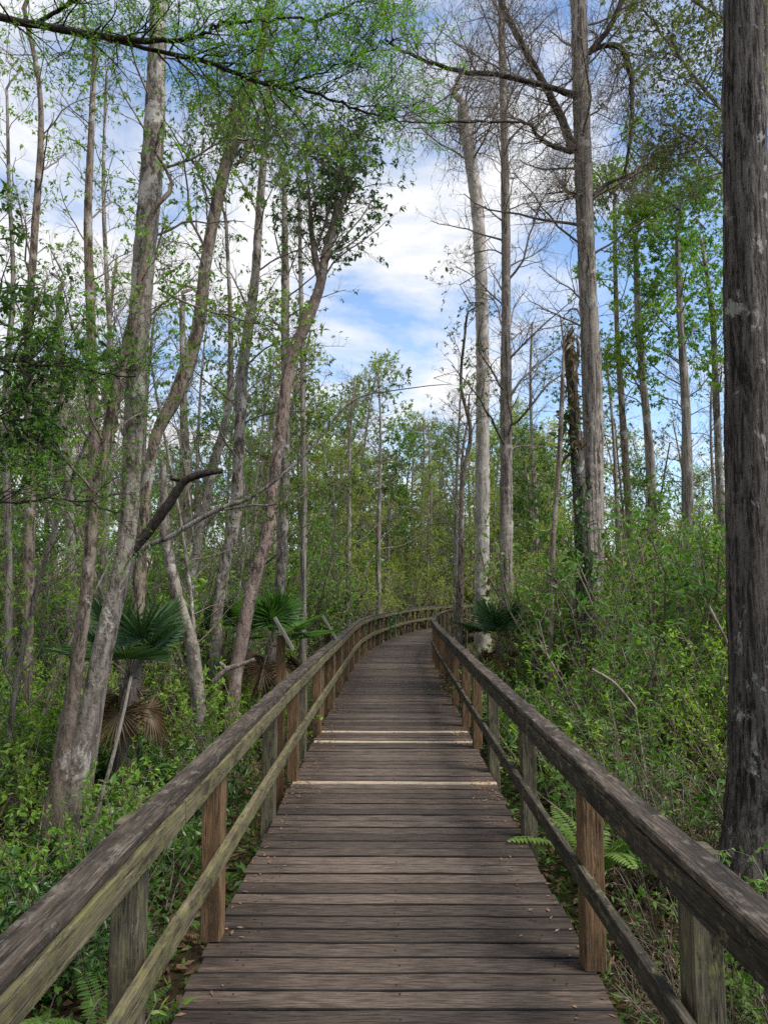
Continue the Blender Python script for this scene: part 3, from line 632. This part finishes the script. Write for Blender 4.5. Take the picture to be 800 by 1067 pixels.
for (pts, d, lab, bk) in [
    ([(28, 20, 5), (40, 80, 5), (43, 140, 6), (36, 250, 8), (30, 350, 9), (32, 500, 11)], 9, 'thin brown stem nearest the left edge', 'bark_brown'),
    ([(98, 70, 5), (95, 150, 7), (92, 230, 9), (95, 330, 10), (98, 450, 11), (92, 600, 12)], 10, 'slim mottled trunk left of the tall pale trunk', 'bark_brown'),
    ([(110, 110, 3), (108, 200, 4), (112, 300, 5), (118, 420, 6), (110, 560, 8)], 11, 'very thin stem hugging the slim mottled trunk', 'bark_pale'),
    ([(8, 110, 3), (10, 200, 4), (14, 300, 5), (6, 420, 7), (10, 600, 8)], 11, 'thin grey stem at the left edge behind the dark leaves', 'bark_cyp'),
    ([(236, 240, 4), (240, 330, 5), (238, 420, 7), (216, 520, 8), (200, 600, 9)], 12, 'thin pale stem right of the bowed trunk', 'bark_pale'),
    ([(62, 330, 6), (66, 420, 8), (72, 520, 10), (75, 620, 12)], 13, 'pale stem seen between the leaning trunk and the left edge', 'bark_pale'),
    ([(190, 330, 6), (192, 430, 8), (196, 520, 9), (190, 600, 10)], 15, 'pale distant trunk behind the bowed trunk', 'bark_pale'),
    ([(312, 220, 4), (314, 330, 5), (316, 450, 6), (316, 560, 7)], 17, 'thin distant trunk right of the forked reddish tree', 'bark_cyp')]:
    make_tree('maple_tree', lab, d, pts, style='sparse', bark=bk, t0=.3, scale=.75, nmul=.9, lmat=['l_mid', 'l_bright'][int(rng.random() < .35)], lsize=.065)

make_tree('bay_tree', 'dark glossy leafed tree leaning in at the left edge below the bright sprays', 5.2,
          [(-40, 250, 6), (-10, 330, 8), (-20, 430, 10), (-40, 560, 12), (-50, 800, 15)], style='sparse', bark='twig_dark', t0=.5, scale=.45, nmul=.6, lmat='l_dark', lsize=.075, ln=4, bmat='twig_dark',
          limbs=([(-10, 330, 4), (20, 345, 3), (50, 350, 2.5), (75, 375, 1.5)], [(-20, 430, 4), (15, 440, 3), (40, 470, 2)], [(-15, 380, 4), (10, 390, 3), (30, 420, 2)]))
# foreground overhanging cypress: trunk stands outside the frame on the left
make_tree('cypress_tree', 'overhanging cypress, dark limbs with feathery bright green sprays across the top left', 4.3,
          [(-170, -400, 22), (-172, -100, 30), (-175, 200, 36), (-180, 600, 44), (-185, 900, 56)], style='cypress_leaf', bark='bark_cyp', ld='twig_dark', bmat='twig_dark', t0=.75, nmul=.25, scale=.5, lmat='l_bright', lsize=.05, ln=10,
          limbs=(([(-172, -60, 14), (-90, -10, 12), (0, 18, 9), (60, 30, 8), (105, 38, 8), (160, 42, 6), (207, 40, 4), (230, 24, 4), (290, 22, 3), (335, 18, 3), (370, 2, 2), (395, -20, 1)], 4.0),
                 ([(100, 37, 6), (160, 52, 5), (205, 62, 5), (250, 78, 5), (290, 90, 4), (335, 98, 3), (372, 114, 2.5), (420, 128, 1.5)], 3.9),
                 ([(40, 23, 5), (70, 5, 4), (100, -12, 3), (140, -30, 3)], 4.2),
                 ([(-172, 330, 9), (-80, 345, 6), (0, 372, 4), (40, 380, 3), (90, 384, 2.4), (140, 392, 1.6)], 4.4),
                 ([(-172, 420, 7), (-60, 490, 5), (0, 522, 3), (60, 520, 2), (130, 535, 1.4)], 4.2),
                 ([(290, 90, 3), (330, 78, 2), (370, 60, 1.6), (410, 40, 1.2)], 3.8)))
# leafy sprays hanging from above right of it
# ------------------------------------------------------------------ background trees
def proto_tree(name, hgt, style, bark, lmat, lsize, ln, r0=.11, lean=.6, scale=1.2, nmul=1.0, t0=.35, bmat='twig'):
    K = 14; T = np.zeros((K, 3)); T[:, 2] = np.linspace(-.15, hgt, K); dr = uni(-1, 1, 2) * lean; q = uni(0, 6, 2)
    s = np.linspace(0, 1, K); T[:, 0] = dr[0] * s ** 1.5 + .18 * np.sin(5 * s + q[0]) * s; T[:, 1] = dr[1] * s ** 1.5 + .18 * np.sin(4 * s + q[1]) * s
    r = r0 * (1 - .75 * s) * (1 + .5 * np.exp(-s * 25))
    root = empty(name, (0, 0, 0)); mb = MB(); tubes(mb, T[None], r[None], 8, rough=.06); obj('trunk', mb.mesh('trunk', M[bark]), root)
    br, lf = grow(T, r, STY[style], t0=t0, scale=scale, nmul=nmul, lsize=lsize, ln=ln)
    obj('branches', br.mesh('branches', M[bmat]), root)
    obj('crown', lf.mesh('crown', M[lmat if STY[style]['leaf'] else 'l_moss']), root)
    return root
protos = [
    (proto_tree('cypress_tree', 13, 'cypress', 'bark_cyp', 'l_moss', .08, 3, r0=.15, lean=.3, scale=1.0), 'bare grey cypress'),
    (proto_tree('maple_tree', 10, 'broad', 'bark_pale', 'l_bright', .10, 8, r0=.10, lean=1.2, scale=1.0), 'bright green leafy tree'),
    (proto_tree('maple_tree', 9, 'broad', 'bark_pale', 'l_yellow', .10, 8, r0=.09, lean=1.0, scale=.95, t0=.15), 'yellow green leafy tree'),
    (proto_tree('oak_tree', 9, 'sparse', 'bark_brown', 'l_olive', .095, 12, r0=.10, lean=1.5, scale=1.0, t0=.2), 'sparse olive leafed tree'),
    (proto_tree('maple_tree', 7, 'broad', 'bark_cyp', 'l_mid', .10, 9, r0=.08, lean=.8, scale=.95, t0=.05), 'low dense green tree'),
    (proto_tree('bay_tree', 11, 'sparse', 'bark_pale', 'l_mid', .095, 11, r0=.10, lean=1.6, scale=1.05), 'leaning pale trunked tree'),
]
protos += [
    (proto_tree('bare_sapling', 6.5, 'cypress', 'bark_pale', 'l_moss', .05, 2, r0=.035, lean=1.6, scale=.48, t0=.2, nmul=.8), 'bare pale sapling'),
    (proto_tree('bare_sapling', 5.0, 'sparse', 'bark_cyp', 'l_bright', .05, 5, r0=.03, lean=1.8, scale=.5, t0=.15, nmul=1.3), 'thin arching sapling'),
]
used = [False] * len(protos)
auto = []
def place(pi, x, y, rz, sc_, region):
    root, kind = protos[pi]
    o = root if not used[pi] else copy_tree(root)
    used[pi] = True
    o.location = (x, y, float(gz(x, y))); o.rotation_euler = (0, 0, rz); o.scale = (sc_, sc_, sc_)
    tag(o, f'{kind} {region}', 'sapling' if pi > 5 else 'tree'); auto.append((o, kind))
placed = []
def scatter(n, d0, d1, choose, xr=lambda d: (-.58 * d - 2, .58 * d + 2), mind=1.6, clear=2.2, power=1.0):
    k = 0; tries = 0
    while k < n and tries < n * 60:
        tries += 1; d = d0 + (d1 - d0) * rng.random() ** power; a, b = xr(d); x = rng.uniform(a, b)
        if not path_clear(x, d, clear): continue
        if any((x - px) ** 2 + (d - py) ** 2 < mind ** 2 for px, py in placed): continue
        placed.append((x, d)); choose(x, d); k += 1
def region(x, y): return ('on the left of the walkway' if x < (0.05 + .0019 * y * y) else 'on the right of the walkway') + (' in the mid distance' if y < 24 else ' far off')
def ch_left(x, y): place(int(rng.choice([1, 3, 5, 4, 2, 0], p=[.15, .2, .2, .2, .1, .15])), x, y, uni(0, 6.28), uni(.62, .95), region(x, y))
def ch_right(x, y): place(int(rng.choice([0, 1, 3, 4, 5], p=[.4, .1, .2, .15, .15])), x, y, uni(0, 6.28), uni(.6, .9), region(x, y))
def ch_far(x, y):
    u = abs(x / y - .03)
    if u < .16: place(int(rng.choice([2, 4, 3, 0], p=[.6, .1, .15, .15])), x, y, uni(0, 6.28), uni(.7, .95) + (y - 24) * .006, region(x, y))
    else: place(int(rng.choice([0, 1, 2, 3, 4, 5])), x, y, uni(0, 6.28), uni(.9, 1.25), region(x, y))
scatter(21, 14, 27, ch_left, xr=lambda d: (-.58 * d - 2, -.10 * d - 1), mind=1.2)
scatter(9, 17, 26, ch_right, xr=lambda d: (.18 * d + 1, .58 * d + 2))
scatter(75, 25, 60, ch_far, mind=1.8, clear=2.6)
scatter(48, 36, 70, lambda x, y: place(int(rng.choice([2, 4, 1, 3], p=[.75, .05, .1, .1])), x, y, uni(0, 6.28), uni(1.2, 1.6), region(x, y)), xr=lambda d: (-.2 * d, .24 * d), mind=1.5, clear=2.4)
scatter(60, 60, 110, ch_far, mind=2.5, clear=3)

for (u_, d_, q_) in ((396, 31, .9), (362, 27, .8), (474, 21, .62), (440, 46, 1.0)):
    place(0, (u_ - CX) / F * d_, d_, uni(0, 6.28), q_, region(0, 30))
placed = []
scatter(22, 6.5, 20, lambda x, y: place(int(rng.choice([6, 7])), x, y, uni(0, 6.28), uni(.7, 1.2), region(x, y)), xr=lambda d: (-.56 * d, -1.9), mind=.8, clear=2.0)
scatter(8, 7.5, 20, lambda x, y: place(int(rng.choice([6, 7])), x, y, uni(0, 6.28), uni(.45, .85), region(x, y)), xr=lambda d: (2.2, .56 * d), mind=.9, clear=2.0)
for sgn in (-1, 1): scatter(16, 8, 45, ch_right, xr=lambda d: tuple(sorted((sgn * (.6 * d + 2), sgn * (1.05 * d + 5)))), mind=2.5)
# unseen trees added behind the viewer so the forest shades the first boards
for (x, y, i, q_) in ((3.4, -1.6, 1, .95), (2.6, -4.6, 5, 1.0)):
    place(i, x, y, uni(0, 6.28), q_, 'unseen behind the viewpoint')
# ------------------------------------------------------------------ shrubs, ferns, palmettos
def proto_shrub(name, hgt, wid, nst, L, W, lmat, ln=9, detail=1, n2=8, bmat='twig', flat=0.0, stemr=.006):
    root = empty(name, (0, 0, 0)); st_ = MB(); lf = MB()
    K = 7; a = uni(0, 6.28, nst); rr = uni(0, .18, nst) * wid; A = np.zeros((nst, K, 3)); A[:, 0, 0] = np.cos(a) * rr; A[:, 0, 1] = np.sin(a) * rr; A[:, 0, 2] = -.06
    sp0 = uni(.1, .9, nst) * wid / hgt; d = nrm(np.stack([np.cos(a) * sp0, np.sin(a) * sp0, np.ones(nst)], -1)); ln_ = hgt * uni(.55, 1.0, nst)
    for k in range(1, K):
        d = nrm(d + .13 * rng.normal(size=d.shape)); A[:, k] = A[:, k - 1] + d * (ln_ / (K - 1))[:, None]
    ra = np.tile(np.linspace(stemr, stemr * .4, K), (nst, 1)) * (1 + hgt * .3); tubes(st_, A, ra, 4)
    B, rb = spawn(A, ra, n2, .15, 1, wid * .5, 50, up=.12, wander=.2, K=5, ratio=.5, minr=.0015, taper=.4); tubes(st_, B, rb, 3)
    leaves_on(lf, B, ln, L, W, t0=.1, detail=detail, droop=.2, flat=flat, spread=.9)
    leaves_on(lf, A, ln, L, W, t0=.3, detail=detail, droop=.2, spread=.9)
    obj('stems', st_.mesh('stems', M[bmat]), root); obj('foliage', lf.mesh('foliage', M[lmat]), root); return root
def proto_fern(name, nf, L, lmat='l_fern', upr=1.0, npin=26, pw=.09):
    root = empty(name, (0, 0, 0)); fr = MB(); stm = MB()
    for i in range(nf):
        a = i / nf * 6.283 + uni(-.4, .4); ln = L * uni(.65, 1.05); K = 12; out_ = np.array([math.cos(a), math.sin(a), 0]); el = R(uni(48, 80)) * upr
        pts = [np.array([0, 0, 0.0])]; e = el
        for k in range(K - 1):
            pts.append(pts[-1] + (out_ * math.cos(e) + np.array([0, 0, math.sin(e)])) * ln / (K - 1)); e -= R(uni(4, 9))
        pl = np.array(pts)[None]; tubes(stm, pl, np.linspace(.004, .001, K)[None], 3)
        t = np.linspace(.12, .98, npin)[None]; pos, tan = interp(pl, t); pos = pos[0]; tan = tan[0]
        side = nrm(np.cross(tan, [0, 0, 1.0])); up = np.cross(side, tan)
        prof = np.sin(np.pi * np.clip(t[0] * .92 + .08, 0, 1)) ** .6 * pw * (L / .8)
        for sg in (1, -1):
            d = side * sg + tan * .35 - up * .12 + .05 * rng.normal(size=side.shape)
            leaves(fr, pos, d, prof * uni(.9, 1.1, npin), np.full(npin, ln / npin * .75), up=up, detail=2, fold=.15, droop=.15)
    obj('stalks', stm.mesh('stalks', M['twig']), root); obj('fronds', fr.mesh('fronds', M[lmat]), root); return root
def fan(mb, stm, base, a, el, plen, fl, nseg=26):
    out_ = np.array([math.cos(a), math.sin(a), 0]); K = 6; e = el; pts = [np.array(base, float)]
    for k in range(K - 1): pts.append(pts[-1] + (out_ * math.cos(e) + np.array([0, 0, math.sin(e)])) * plen / (K - 1)); e -= R(5)
    pl = np.array(pts); tubes(stm, pl[None], np.linspace(.010, .006, K)[None], 4)
    tan = nrm(pl[-1] - pl[-2]); side = nrm(np.cross(tan, [0, 0, 1.0])); up = np.cross(side, tan)
    an = np.linspace(-R(115), R(115), nseg) + uni(-.03, .03, nseg)
    d = np.cos(an)[:, None] * tan + np.sin(an)[:, None] * side + up * .12
    leaves(mb, np.repeat(pl[-1][None], nseg, 0), d, fl * (.75 + .25 * np.cos(an * .8)) * uni(.92, 1.05, nseg), np.full(nseg, fl * .062), up=np.repeat(up[None], nseg, 0) + .1 * rng.normal(size=(nseg, 3)), detail=2, fold=.5, droop=.12)
def proto_palmetto(name, nf, plen, fl, lmat='l_palm', stem=0.0, dead=0):
    root = empty(name, (0, 0, 0)); f = MB(); s_ = MB(); dd = MB()
    if stem: tubes(s_, np.array([[[0, 0, -.1], [0.03, 0, stem * .5], [0, 0, stem]]]), np.array([[.13, .12, .10]]), 10, rough=.1)
    for i in range(nf): fan(f, s_, (0, 0, stem), i * 2.4 + uni(-.3, .3), R(uni(20, 85)), plen * uni(.7, 1.1), fl * uni(.8, 1.1))
    for i in range(dead): fan(dd, s_, (0, 0, stem), i * 2.4 + 1, R(uni(-60, -20)), plen * .7, fl * .8)
    obj('stalks', s_.mesh('stalks', M['bark_brown' if stem else 'l_palm']), root); obj('fronds', f.mesh('fronds', M[lmat]), root)
    if dead: obj('dead_fronds', dd.mesh('dead_fronds', M['l_dry']), root)
    return root
SH = {
    'bright_shrub': [proto_shrub('leafy_shrub', 1.25, .9, 12, .07, .030, 'l_bright', ln=8, detail=2), proto_shrub('leafy_shrub', 1.5, 1.0, 12, .055, .024, 'l_bright', ln=9, detail=2)],
    'mid_shrub': [proto_shrub('leafy_shrub', 1.1, 1.0, 14, .085, .036, 'l_mid', ln=7, detail=2), proto_shrub('leafy_shrub', 1.6, 1.1, 13, .065, .026, 'l_mid', ln=8, detail=2)],
    'dark_shrub': [proto_shrub('glossy_shrub', .9, .9, 14, .11, .04, 'l_dark', ln=6, detail=2), proto_shrub('glossy_shrub', 1.3, .9, 10, .10, .042, 'l_dark', ln=6, detail=2)],
    'olive_shrub': [proto_shrub('twiggy_shrub', 1.5, 1.0, 14, .05, .018, 'l_olive', ln=6, n2=9)],
    'dry_shrub': [proto_shrub('dry_shrub', 1.2, 1.0, 16, .05, .014, 'l_dry', ln=3, n2=9)],
    'tall_shrub': [proto_shrub('tall_shrub', 3.0, 1.8, 16, .10, .042, 'l_bright', ln=9, n2=14, stemr=.012), proto_shrub('tall_shrub', 3.2, 1.9, 16, .13, .05, 'l_mid', ln=7, n2=14, stemr=.012), proto_shrub('tall_shrub', 3.0, 1.8, 15, .08, .03, 'l_yellow', ln=8, n2=13, stemr=.012)],
    'fern': [proto_fern('fern', 11, .85), proto_fern('fern', 9, 1.0, upr=1.08), proto_fern('fern', 12, .7, lmat='l_mid')],
    'dry_fern': [proto_fern('dead_fern', 9, .7, lmat='l_dry', upr=.6)],
    'palmetto': [proto_palmetto('palmetto', 11, .7, .62), proto_palmetto('palmetto', 9, .6, .55)],
    'dark_palm': [proto_palmetto('cabbage_palm', 13, .6, .62, lmat='l_palm', stem=1.5, dead=4), proto_palmetto('cabbage_palm', 14, .6, .66, lmat='l_fern', stem=1.6, dead=5)],
    'green_palm': [proto_palmetto('cabbage_palm', 12, .7, .62, lmat='l_mid', stem=.5, dead=5)],
}
KIND = {'bright_shrub': ('bright green leafy shrub', 'shrub'), 'mid_shrub': ('mid green leafy shrub', 'shrub'), 'dark_shrub': ('glossy shrub', 'shrub'), 'olive_shrub': ('twiggy olive shrub', 'shrub'),
        'dry_shrub': ('dry brown twiggy shrub', 'shrub'), 'tall_shrub': ('tall leafy shrub', 'shrub'), 'fern': ('arching green fern', 'fern'), 'dry_fern': ('dead brown fern', 'fern'),
        'palmetto': ('dark fan leaved palmetto', 'palmetto'), 'green_palm': ('young cabbage palm with dead skirt', 'palm'), 'dark_palm': ('cabbage palm', 'palm')}
flags = {}
def plant(kind, x, y, s=1.0, label=None, rz=None, var=None, dz=0):
    L = SH[kind]; i = int(rng.integers(len(L))) if var is None else var
    root = L[i]; o = root if not flags.get((kind, i)) else copy_tree(root); flags[(kind, i)] = True
    o.location = (x, y, float(gz(x, y)) + dz); o.rotation_euler = (0, 0, uni(0, 6.28) if rz is None else rz); o.scale = (s, s, s)
    kd, cat = KIND[kind]; reg = ('left of the walkway' if x < 0.05 + .0019 * y * y else 'right of the walkway') + (' close by' if y < 5 else ' in the middle distance' if y < 12 else ' farther back')
    if label: tag(o, label, cat); 
    else: tag(o, kd, cat); auto.append((o, kd))
    return o
def pxd(u, d): return (u - CX) / F * d
# heroes
plant('dark_palm', pxd(140, 7.6), 7.6, .85, 'dark spreading fan palm behind the base of the leaning pale trunks', var=0, dz=.25)
plant('dark_palm', pxd(519, 13), 13, .8, 'dark spiky fan palm against bright shrubs at the right bend', rz=1.2, var=0, dz=.35)
plant('dark_palm', pxd(284, 10.4), 10.4, .8, 'green cabbage palm with dead skirt just outside the left railing by the sign lecterns', var=1, dz=.35)
plant('dark_palm', pxd(238, 11.5), 11.5, .8, 'green cabbage palm behind the slim grey trunk', rz=2.0, var=1, dz=.3)
plant('palmetto', pxd(630, 11), 11, 1.1, 'dark palmetto at the foot of the tall cypress', var=0)
plant('fern', -1.95, 2.35, 1.0, 'fern with yellow green fronds at the lower left edge beyond the railing', var=1)
plant('fern', pxd(610, 5.6), 5.6, 1.05, 'upright fern in the thicket midway to the big dark trunk', var=1, dz=.35)
plant('dark_shrub', pxd(390, 25), 25, 1.35, 'dark vine clad stump topped with bright leaves by the far left rail', var=1, dz=.4)
def scat(kindp, n, x0f, x1f, d0, d1, smin, smax, clear, power=1.0, mind=.35, var=None):
    ks = list(kindp); pr = np.array([kindp[k] for k in ks]); pr = pr / pr.sum(); k = 0; tries = 0; loc = []
    while k < n and tries < n * 40:
        tries += 1; d = d0 + (d1 - d0) * rng.random() ** power; x = rng.uniform(x0f(d), x1f(d))
        kd = ks[int(rng.choice(len(ks), p=pr))]
        if not path_clear(x, d, clear + (.8 if kd == 'tall_shrub' else 0)): continue
        if any((x - a) ** 2 + (d - b) ** 2 < mind ** 2 for a, b in loc): continue
        loc.append((x, d)); plant(kd, x, d, uni(smin, smax), var=var); k += 1
for (u, d, sc_) in ((12, 7.0, 1.1), (45, 7.8, 1.2), (75, 8.6, 1.2)): plant('bright_shrub', pxd(u, d), d, sc_, rz=u * .1)
for (u, d, sc_, kk) in ((508, 12.0, .95, 'bright_shrub'), (530, 10.8, .95, 'bright_shrub'), (548, 11.5, .5, 'tall_shrub'), (560, 9.2, .95, 'bright_shrub'), (500, 14.5, .55, 'tall_shrub'), (520, 13.5, .55, 'tall_shrub'), (540, 13, .6, 'tall_shrub')):
    plant(kk, pxd(u, d), d, sc_, rz=u * .1)
right0, right1 = lambda d: 1.2, lambda d: .56 * d + 1.0
left0, left1 = lambda d: -.56 * d - 1.0, lambda d: -1.1
# right thicket
scat({'mid_shrub': 3, 'bright_shrub': 1, 'dark_shrub': 4, 'fern': 2, 'dry_shrub': 2.5, 'olive_shrub': 2}, 40, lambda d: 1.5, lambda d: .6 * d + 1.6, 2.0, 5.5, .55, .85, 1.55)
scat({'mid_shrub': 5, 'bright_shrub': 3, 'dark_shrub': 2, 'fern': 2, 'dry_shrub': 3, 'olive_shrub': 2}, 80, right0, right1, 5.5, 12, .8, 1.25, 1.7)
scat({'tall_shrub': 1}, 34, lambda d: 2.4, right1, 6.5, 11, .5, .85, 1.9, mind=.45)
scat({'tall_shrub': 8, 'bright_shrub': 1, 'mid_shrub': 1}, 85, right0, right1, 10, 20, .85, 1.35, 2.0, mind=.6)
# left thicket
scat({'mid_shrub': 2, 'dark_shrub': 5, 'fern': 4, 'dry_fern': 1.5}, 50, lambda d: -.6 * d - 1.4, lambda d: -1.4, 1.8, 5.5, .5, .85, 1.45, mind=.25)
scat({'tall_shrub': 1}, 14, left0, lambda d: -2.6, 7, 11, .4, .6, 2.2, mind=.6)
scat({'fern': 4, 'mid_shrub': 3, 'dark_shrub': 3, 'dry_fern': 1.5, 'bright_shrub': 4, 'dry_shrub': .6}, 90, left0, left1, 5.2, 12, .8, 1.25, 1.75)
scat({'tall_shrub': 5, 'mid_shrub': 2, 'bright_shrub': 2, 'olive_shrub': 1, 'palmetto': 1}, 60, left0, left1, 11, 20, .85, 1.25, 2.1, mind=.7)
scat({'tall_shrub': 1}, 26, lambda d: .56 * d + 1, lambda d: d + 5, 4, 24, .8, 1.2, 2.4, mind=1.4)
scat({'tall_shrub': 1}, 18, lambda d: -d - 5, lambda d: -.56 * d - 1, 4, 24, .8, 1.2, 2.4, mind=1.4)
# both sides, far
scat({'tall_shrub': 1}, 26, lambda d: -.1 * d, lambda d: .2 * d, 40, 56, 1.7, 2.3, 2.4, mind=.8, var=2)
scat({'tall_shrub': 1}, 24, lambda d: -.14 * d, lambda d: .12 * d, 24, 40, 1.0, 1.5, 2.2, mind=.8, var=2)
scat({'tall_shrub': 1}, 50, lambda d: -.58 * d, lambda d: .58 * d, 20, 50, 1.1, 1.6, 2.4, mind=1.0)
scat({'tall_shrub': 1}, 60, lambda d: -.5 * d, lambda d: .5 * d, 18, 45, 1.1, 1.6, 2.4, mind=1.0, var=2)
for k, L in SH.items():
    for i, r_ in enumerate(L):
        if not flags.get((k, i)):
            for c in list(r_.children): bpy.data.objects.remove(c)
            bpy.data.objects.remove(r_)
for i, (r_, _) in enumerate(protos):
    if not used[i]:
        for c in list(r_.children): bpy.data.objects.remove(c)
        bpy.data.objects.remove(r_)

# fallen sticks
def stick(name, label, pts, d, d2=None, mat='dead', forks=()):
    lp, lr = pxline(pts, d, d2); mb = MB(); tubes(mb, lp[None], lr[None], 8, rough=.06)
    for f in forks: a, b = pxline(f, d, d2); tubes(mb, a[None], b[None], 6)
    base = lp[0]; tag(obj(name, mb.mesh(name, M[mat], base), loc=base), label, 'branch')
stick('dead_branch', 'forked bare pale dead branch resting against the left thicket beside the railing', [(266, 687, 4), (250, 693, 4.5), (236, 698, 6), (222, 711, 5)], 6.6, forks=([(236, 697, 4), (231, 692, 4), (229, 690, 2)],))
stick('dead_branch', 'long thin pale stick leaning in the ferns by the pale trunks', [(137, 705, 3), (125, 760, 3.5), (112, 810, 4), (93, 875, 4.5)], 5.6)
stick('dead_branch', 'thin grey stick slanting in the right thicket', [(616, 697, 3), (640, 712, 3), (662, 738, 2.5)], 6.0)
stick('dead_branch', 'bleached stick lying before the big dark trunk', [(738, 632, 3), (750, 655, 3), (762, 680, 3)], 7.0)

# ------------------------------------------------------------------ ground cover and litter
gc = MB(); n = 60000
d = 1.5 + 22 * rand(n) ** 1.3; x = uni(-1, 1, n) * (.58 * d + 1.6)
pp = np.stack([x, d, gz(x, d) + uni(0, .30, n) * rand(n)], -1)
keep = np.abs(x - np.interp(d, cl[:, 1], cl[:, 0])) > 1.0; pp = pp[keep]
dr = rng.normal(size=pp.shape); dr[:, 2] = np.abs(dr[:, 2]) * .6
sel = (pp[:, 0] > 0) | (pp[:, 1] > 5) | (rand(len(pp)) < .7); pp = pp[sel]; dr = dr[sel]
leaves(gc, pp, dr, uni(.05, .11, len(pp)), uni(.02, .04, len(pp)), detail=1)
tag(obj('undergrowth', gc.mesh('undergrowth', M['l_mid'])), 'low green undergrowth covering the forest floor beside the walkway', 'undergrowth', kind='stuff')
lt = MB(); n = 30000
d = 1.0 + 18 * rand(n) ** 1.3; x = uni(-1, 1, n) * (.58 * d + 1.6); pp = np.stack([x, d, gz(x, d) + uni(.005, .05, n)], -1)
dr = rng.normal(size=pp.shape); dr[:, 2] *= .2
leaves(lt, pp, dr, uni(.06, .12, n), uni(.02, .05, n), detail=1)
tag(obj('leaf_litter', lt.mesh('leaf_litter', M['l_dry'])), 'brown fallen leaves scattered over the forest floor', 'leaf litter', kind='stuff')
# leaves blown onto the deck edges
dl = MB(); n = 5000
ss = uni(4, 34, n); ss = ss[rand(n) < np.clip(.15 + .85 * (np.sin(ss * 4.4) * np.sin(ss * 1.7 + 1) > -.1) * (ss > 9), 0, 1)]; n = len(ss); off = np.where(rand(n) < .5, -1, 1) * (W2 - np.abs(rng.normal(size=n)) * .13 - .01); x, y, tx, ty = path(ss, off)
pp = np.stack([x, y, np.full(n, .006)], -1); dr = rng.normal(size=pp.shape); dr[:, 2] *= .1
leaves(dl, pp, dr, uni(.02, .05, n), uni(.008, .02, n), up=np.tile([0, 0, 1.0], (n, 1)) + .1 * rng.normal(size=(n, 3)))
tag(obj('leaf_litter', dl.mesh('deck_litter', M['l_dry'])), 'small brown leaves gathered along the edges of the deck', 'leaf litter', kind='stuff')

# ------------------------------------------------------------------ labels of the repeats: kind, landmark, order in depth
LMK = [(-1e9, 0, 'beyond the left edge'), (0, 45, 'at the left edge'), (45, 118, 'by the leaning pale trunks'), (118, 185, 'by the bowed brown trunk'), (185, 236, 'by the slim grey trunk'),
       (236, 282, 'by the forked reddish tree'), (282, 318, 'by the nearer sign lectern'), (318, 362, 'by the farther sign lectern'), (362, 415, 'by the vine clad stump'), (415, 452, 'beyond the deck end'),
       (452, 490, 'by the right railing bend'), (490, 545, 'by the pale whitish trunk'), (545, 598, 'by the broken snag'), (598, 640, 'by the tall cypress'), (640, 700, 'right of the tall cypress'),
       (700, 755, 'just left of the big dark trunk'), (755, 800, 'by the big dark trunk'), (800, 1e9, 'beyond the right edge')]
_T = ['', '', 'twenty', 'thirty', 'forty', 'fifty', 'sixty', 'seventy']
_O = ['', 'first', 'second', 'third', 'fourth', 'fifth', 'sixth', 'seventh', 'eighth', 'ninth']
ORD = ['nearest'] + [x + ' nearest' for x in ['second', 'third', 'fourth', 'fifth', 'sixth', 'seventh', 'eighth', 'ninth', 'tenth', 'eleventh', 'twelfth', 'thirteenth', 'fourteenth', 'fifteenth', 'sixteenth', 'seventeenth', 'eighteenth', 'nineteenth']]
for t_ in range(2, 8): ORD += [_T[t_][:-1] + 'ieth nearest'] + [f'{_T[t_]}-{o_} nearest' for o_ in _O[1:]]
buck = {}
for o, kd in auto:
    x, y, _ = o.location
    if y < .8: lm = 'unseen behind the viewpoint'
    else:
        u = CX + F * x / y; lm = next(t for a, b, t in LMK if a <= u < b)
        lm += '' if y < 22 else ' far back'
    buck.setdefault((kd, lm), []).append(o)
for (kd, lm), L in buck.items():
    L.sort(key=lambda o: o.location.y)
    for i, o in enumerate(L):
        side = 'left' if o.location.x < .3 + .0019 * max(o.location.y, 0) ** 2 else 'right'
        pl = {'cypress': 'cypresses', 'shrub': 'shrubs', 'palmetto': 'palmettos'}.get(kd.split()[-1], kd.split()[-1] + 's')
        o['group'] = ' '.join(kd.split()[:-1] + [pl]) + f' on the {side} of the walkway'
        if len(f'{kd} {lm}'.split()) > 12: kd = kd.replace(' leafy', '')
        if len(L) == 1: o['label'] = f'{kd} {lm}'
        elif i < len(ORD): o['label'] = f'{kd} {lm}, {ORD[i]}' + (' of these' if len(f'{kd} {lm}'.split()) < 12 else '')
        else: o['label'] = f'{kd} {lm}, among the farthest'
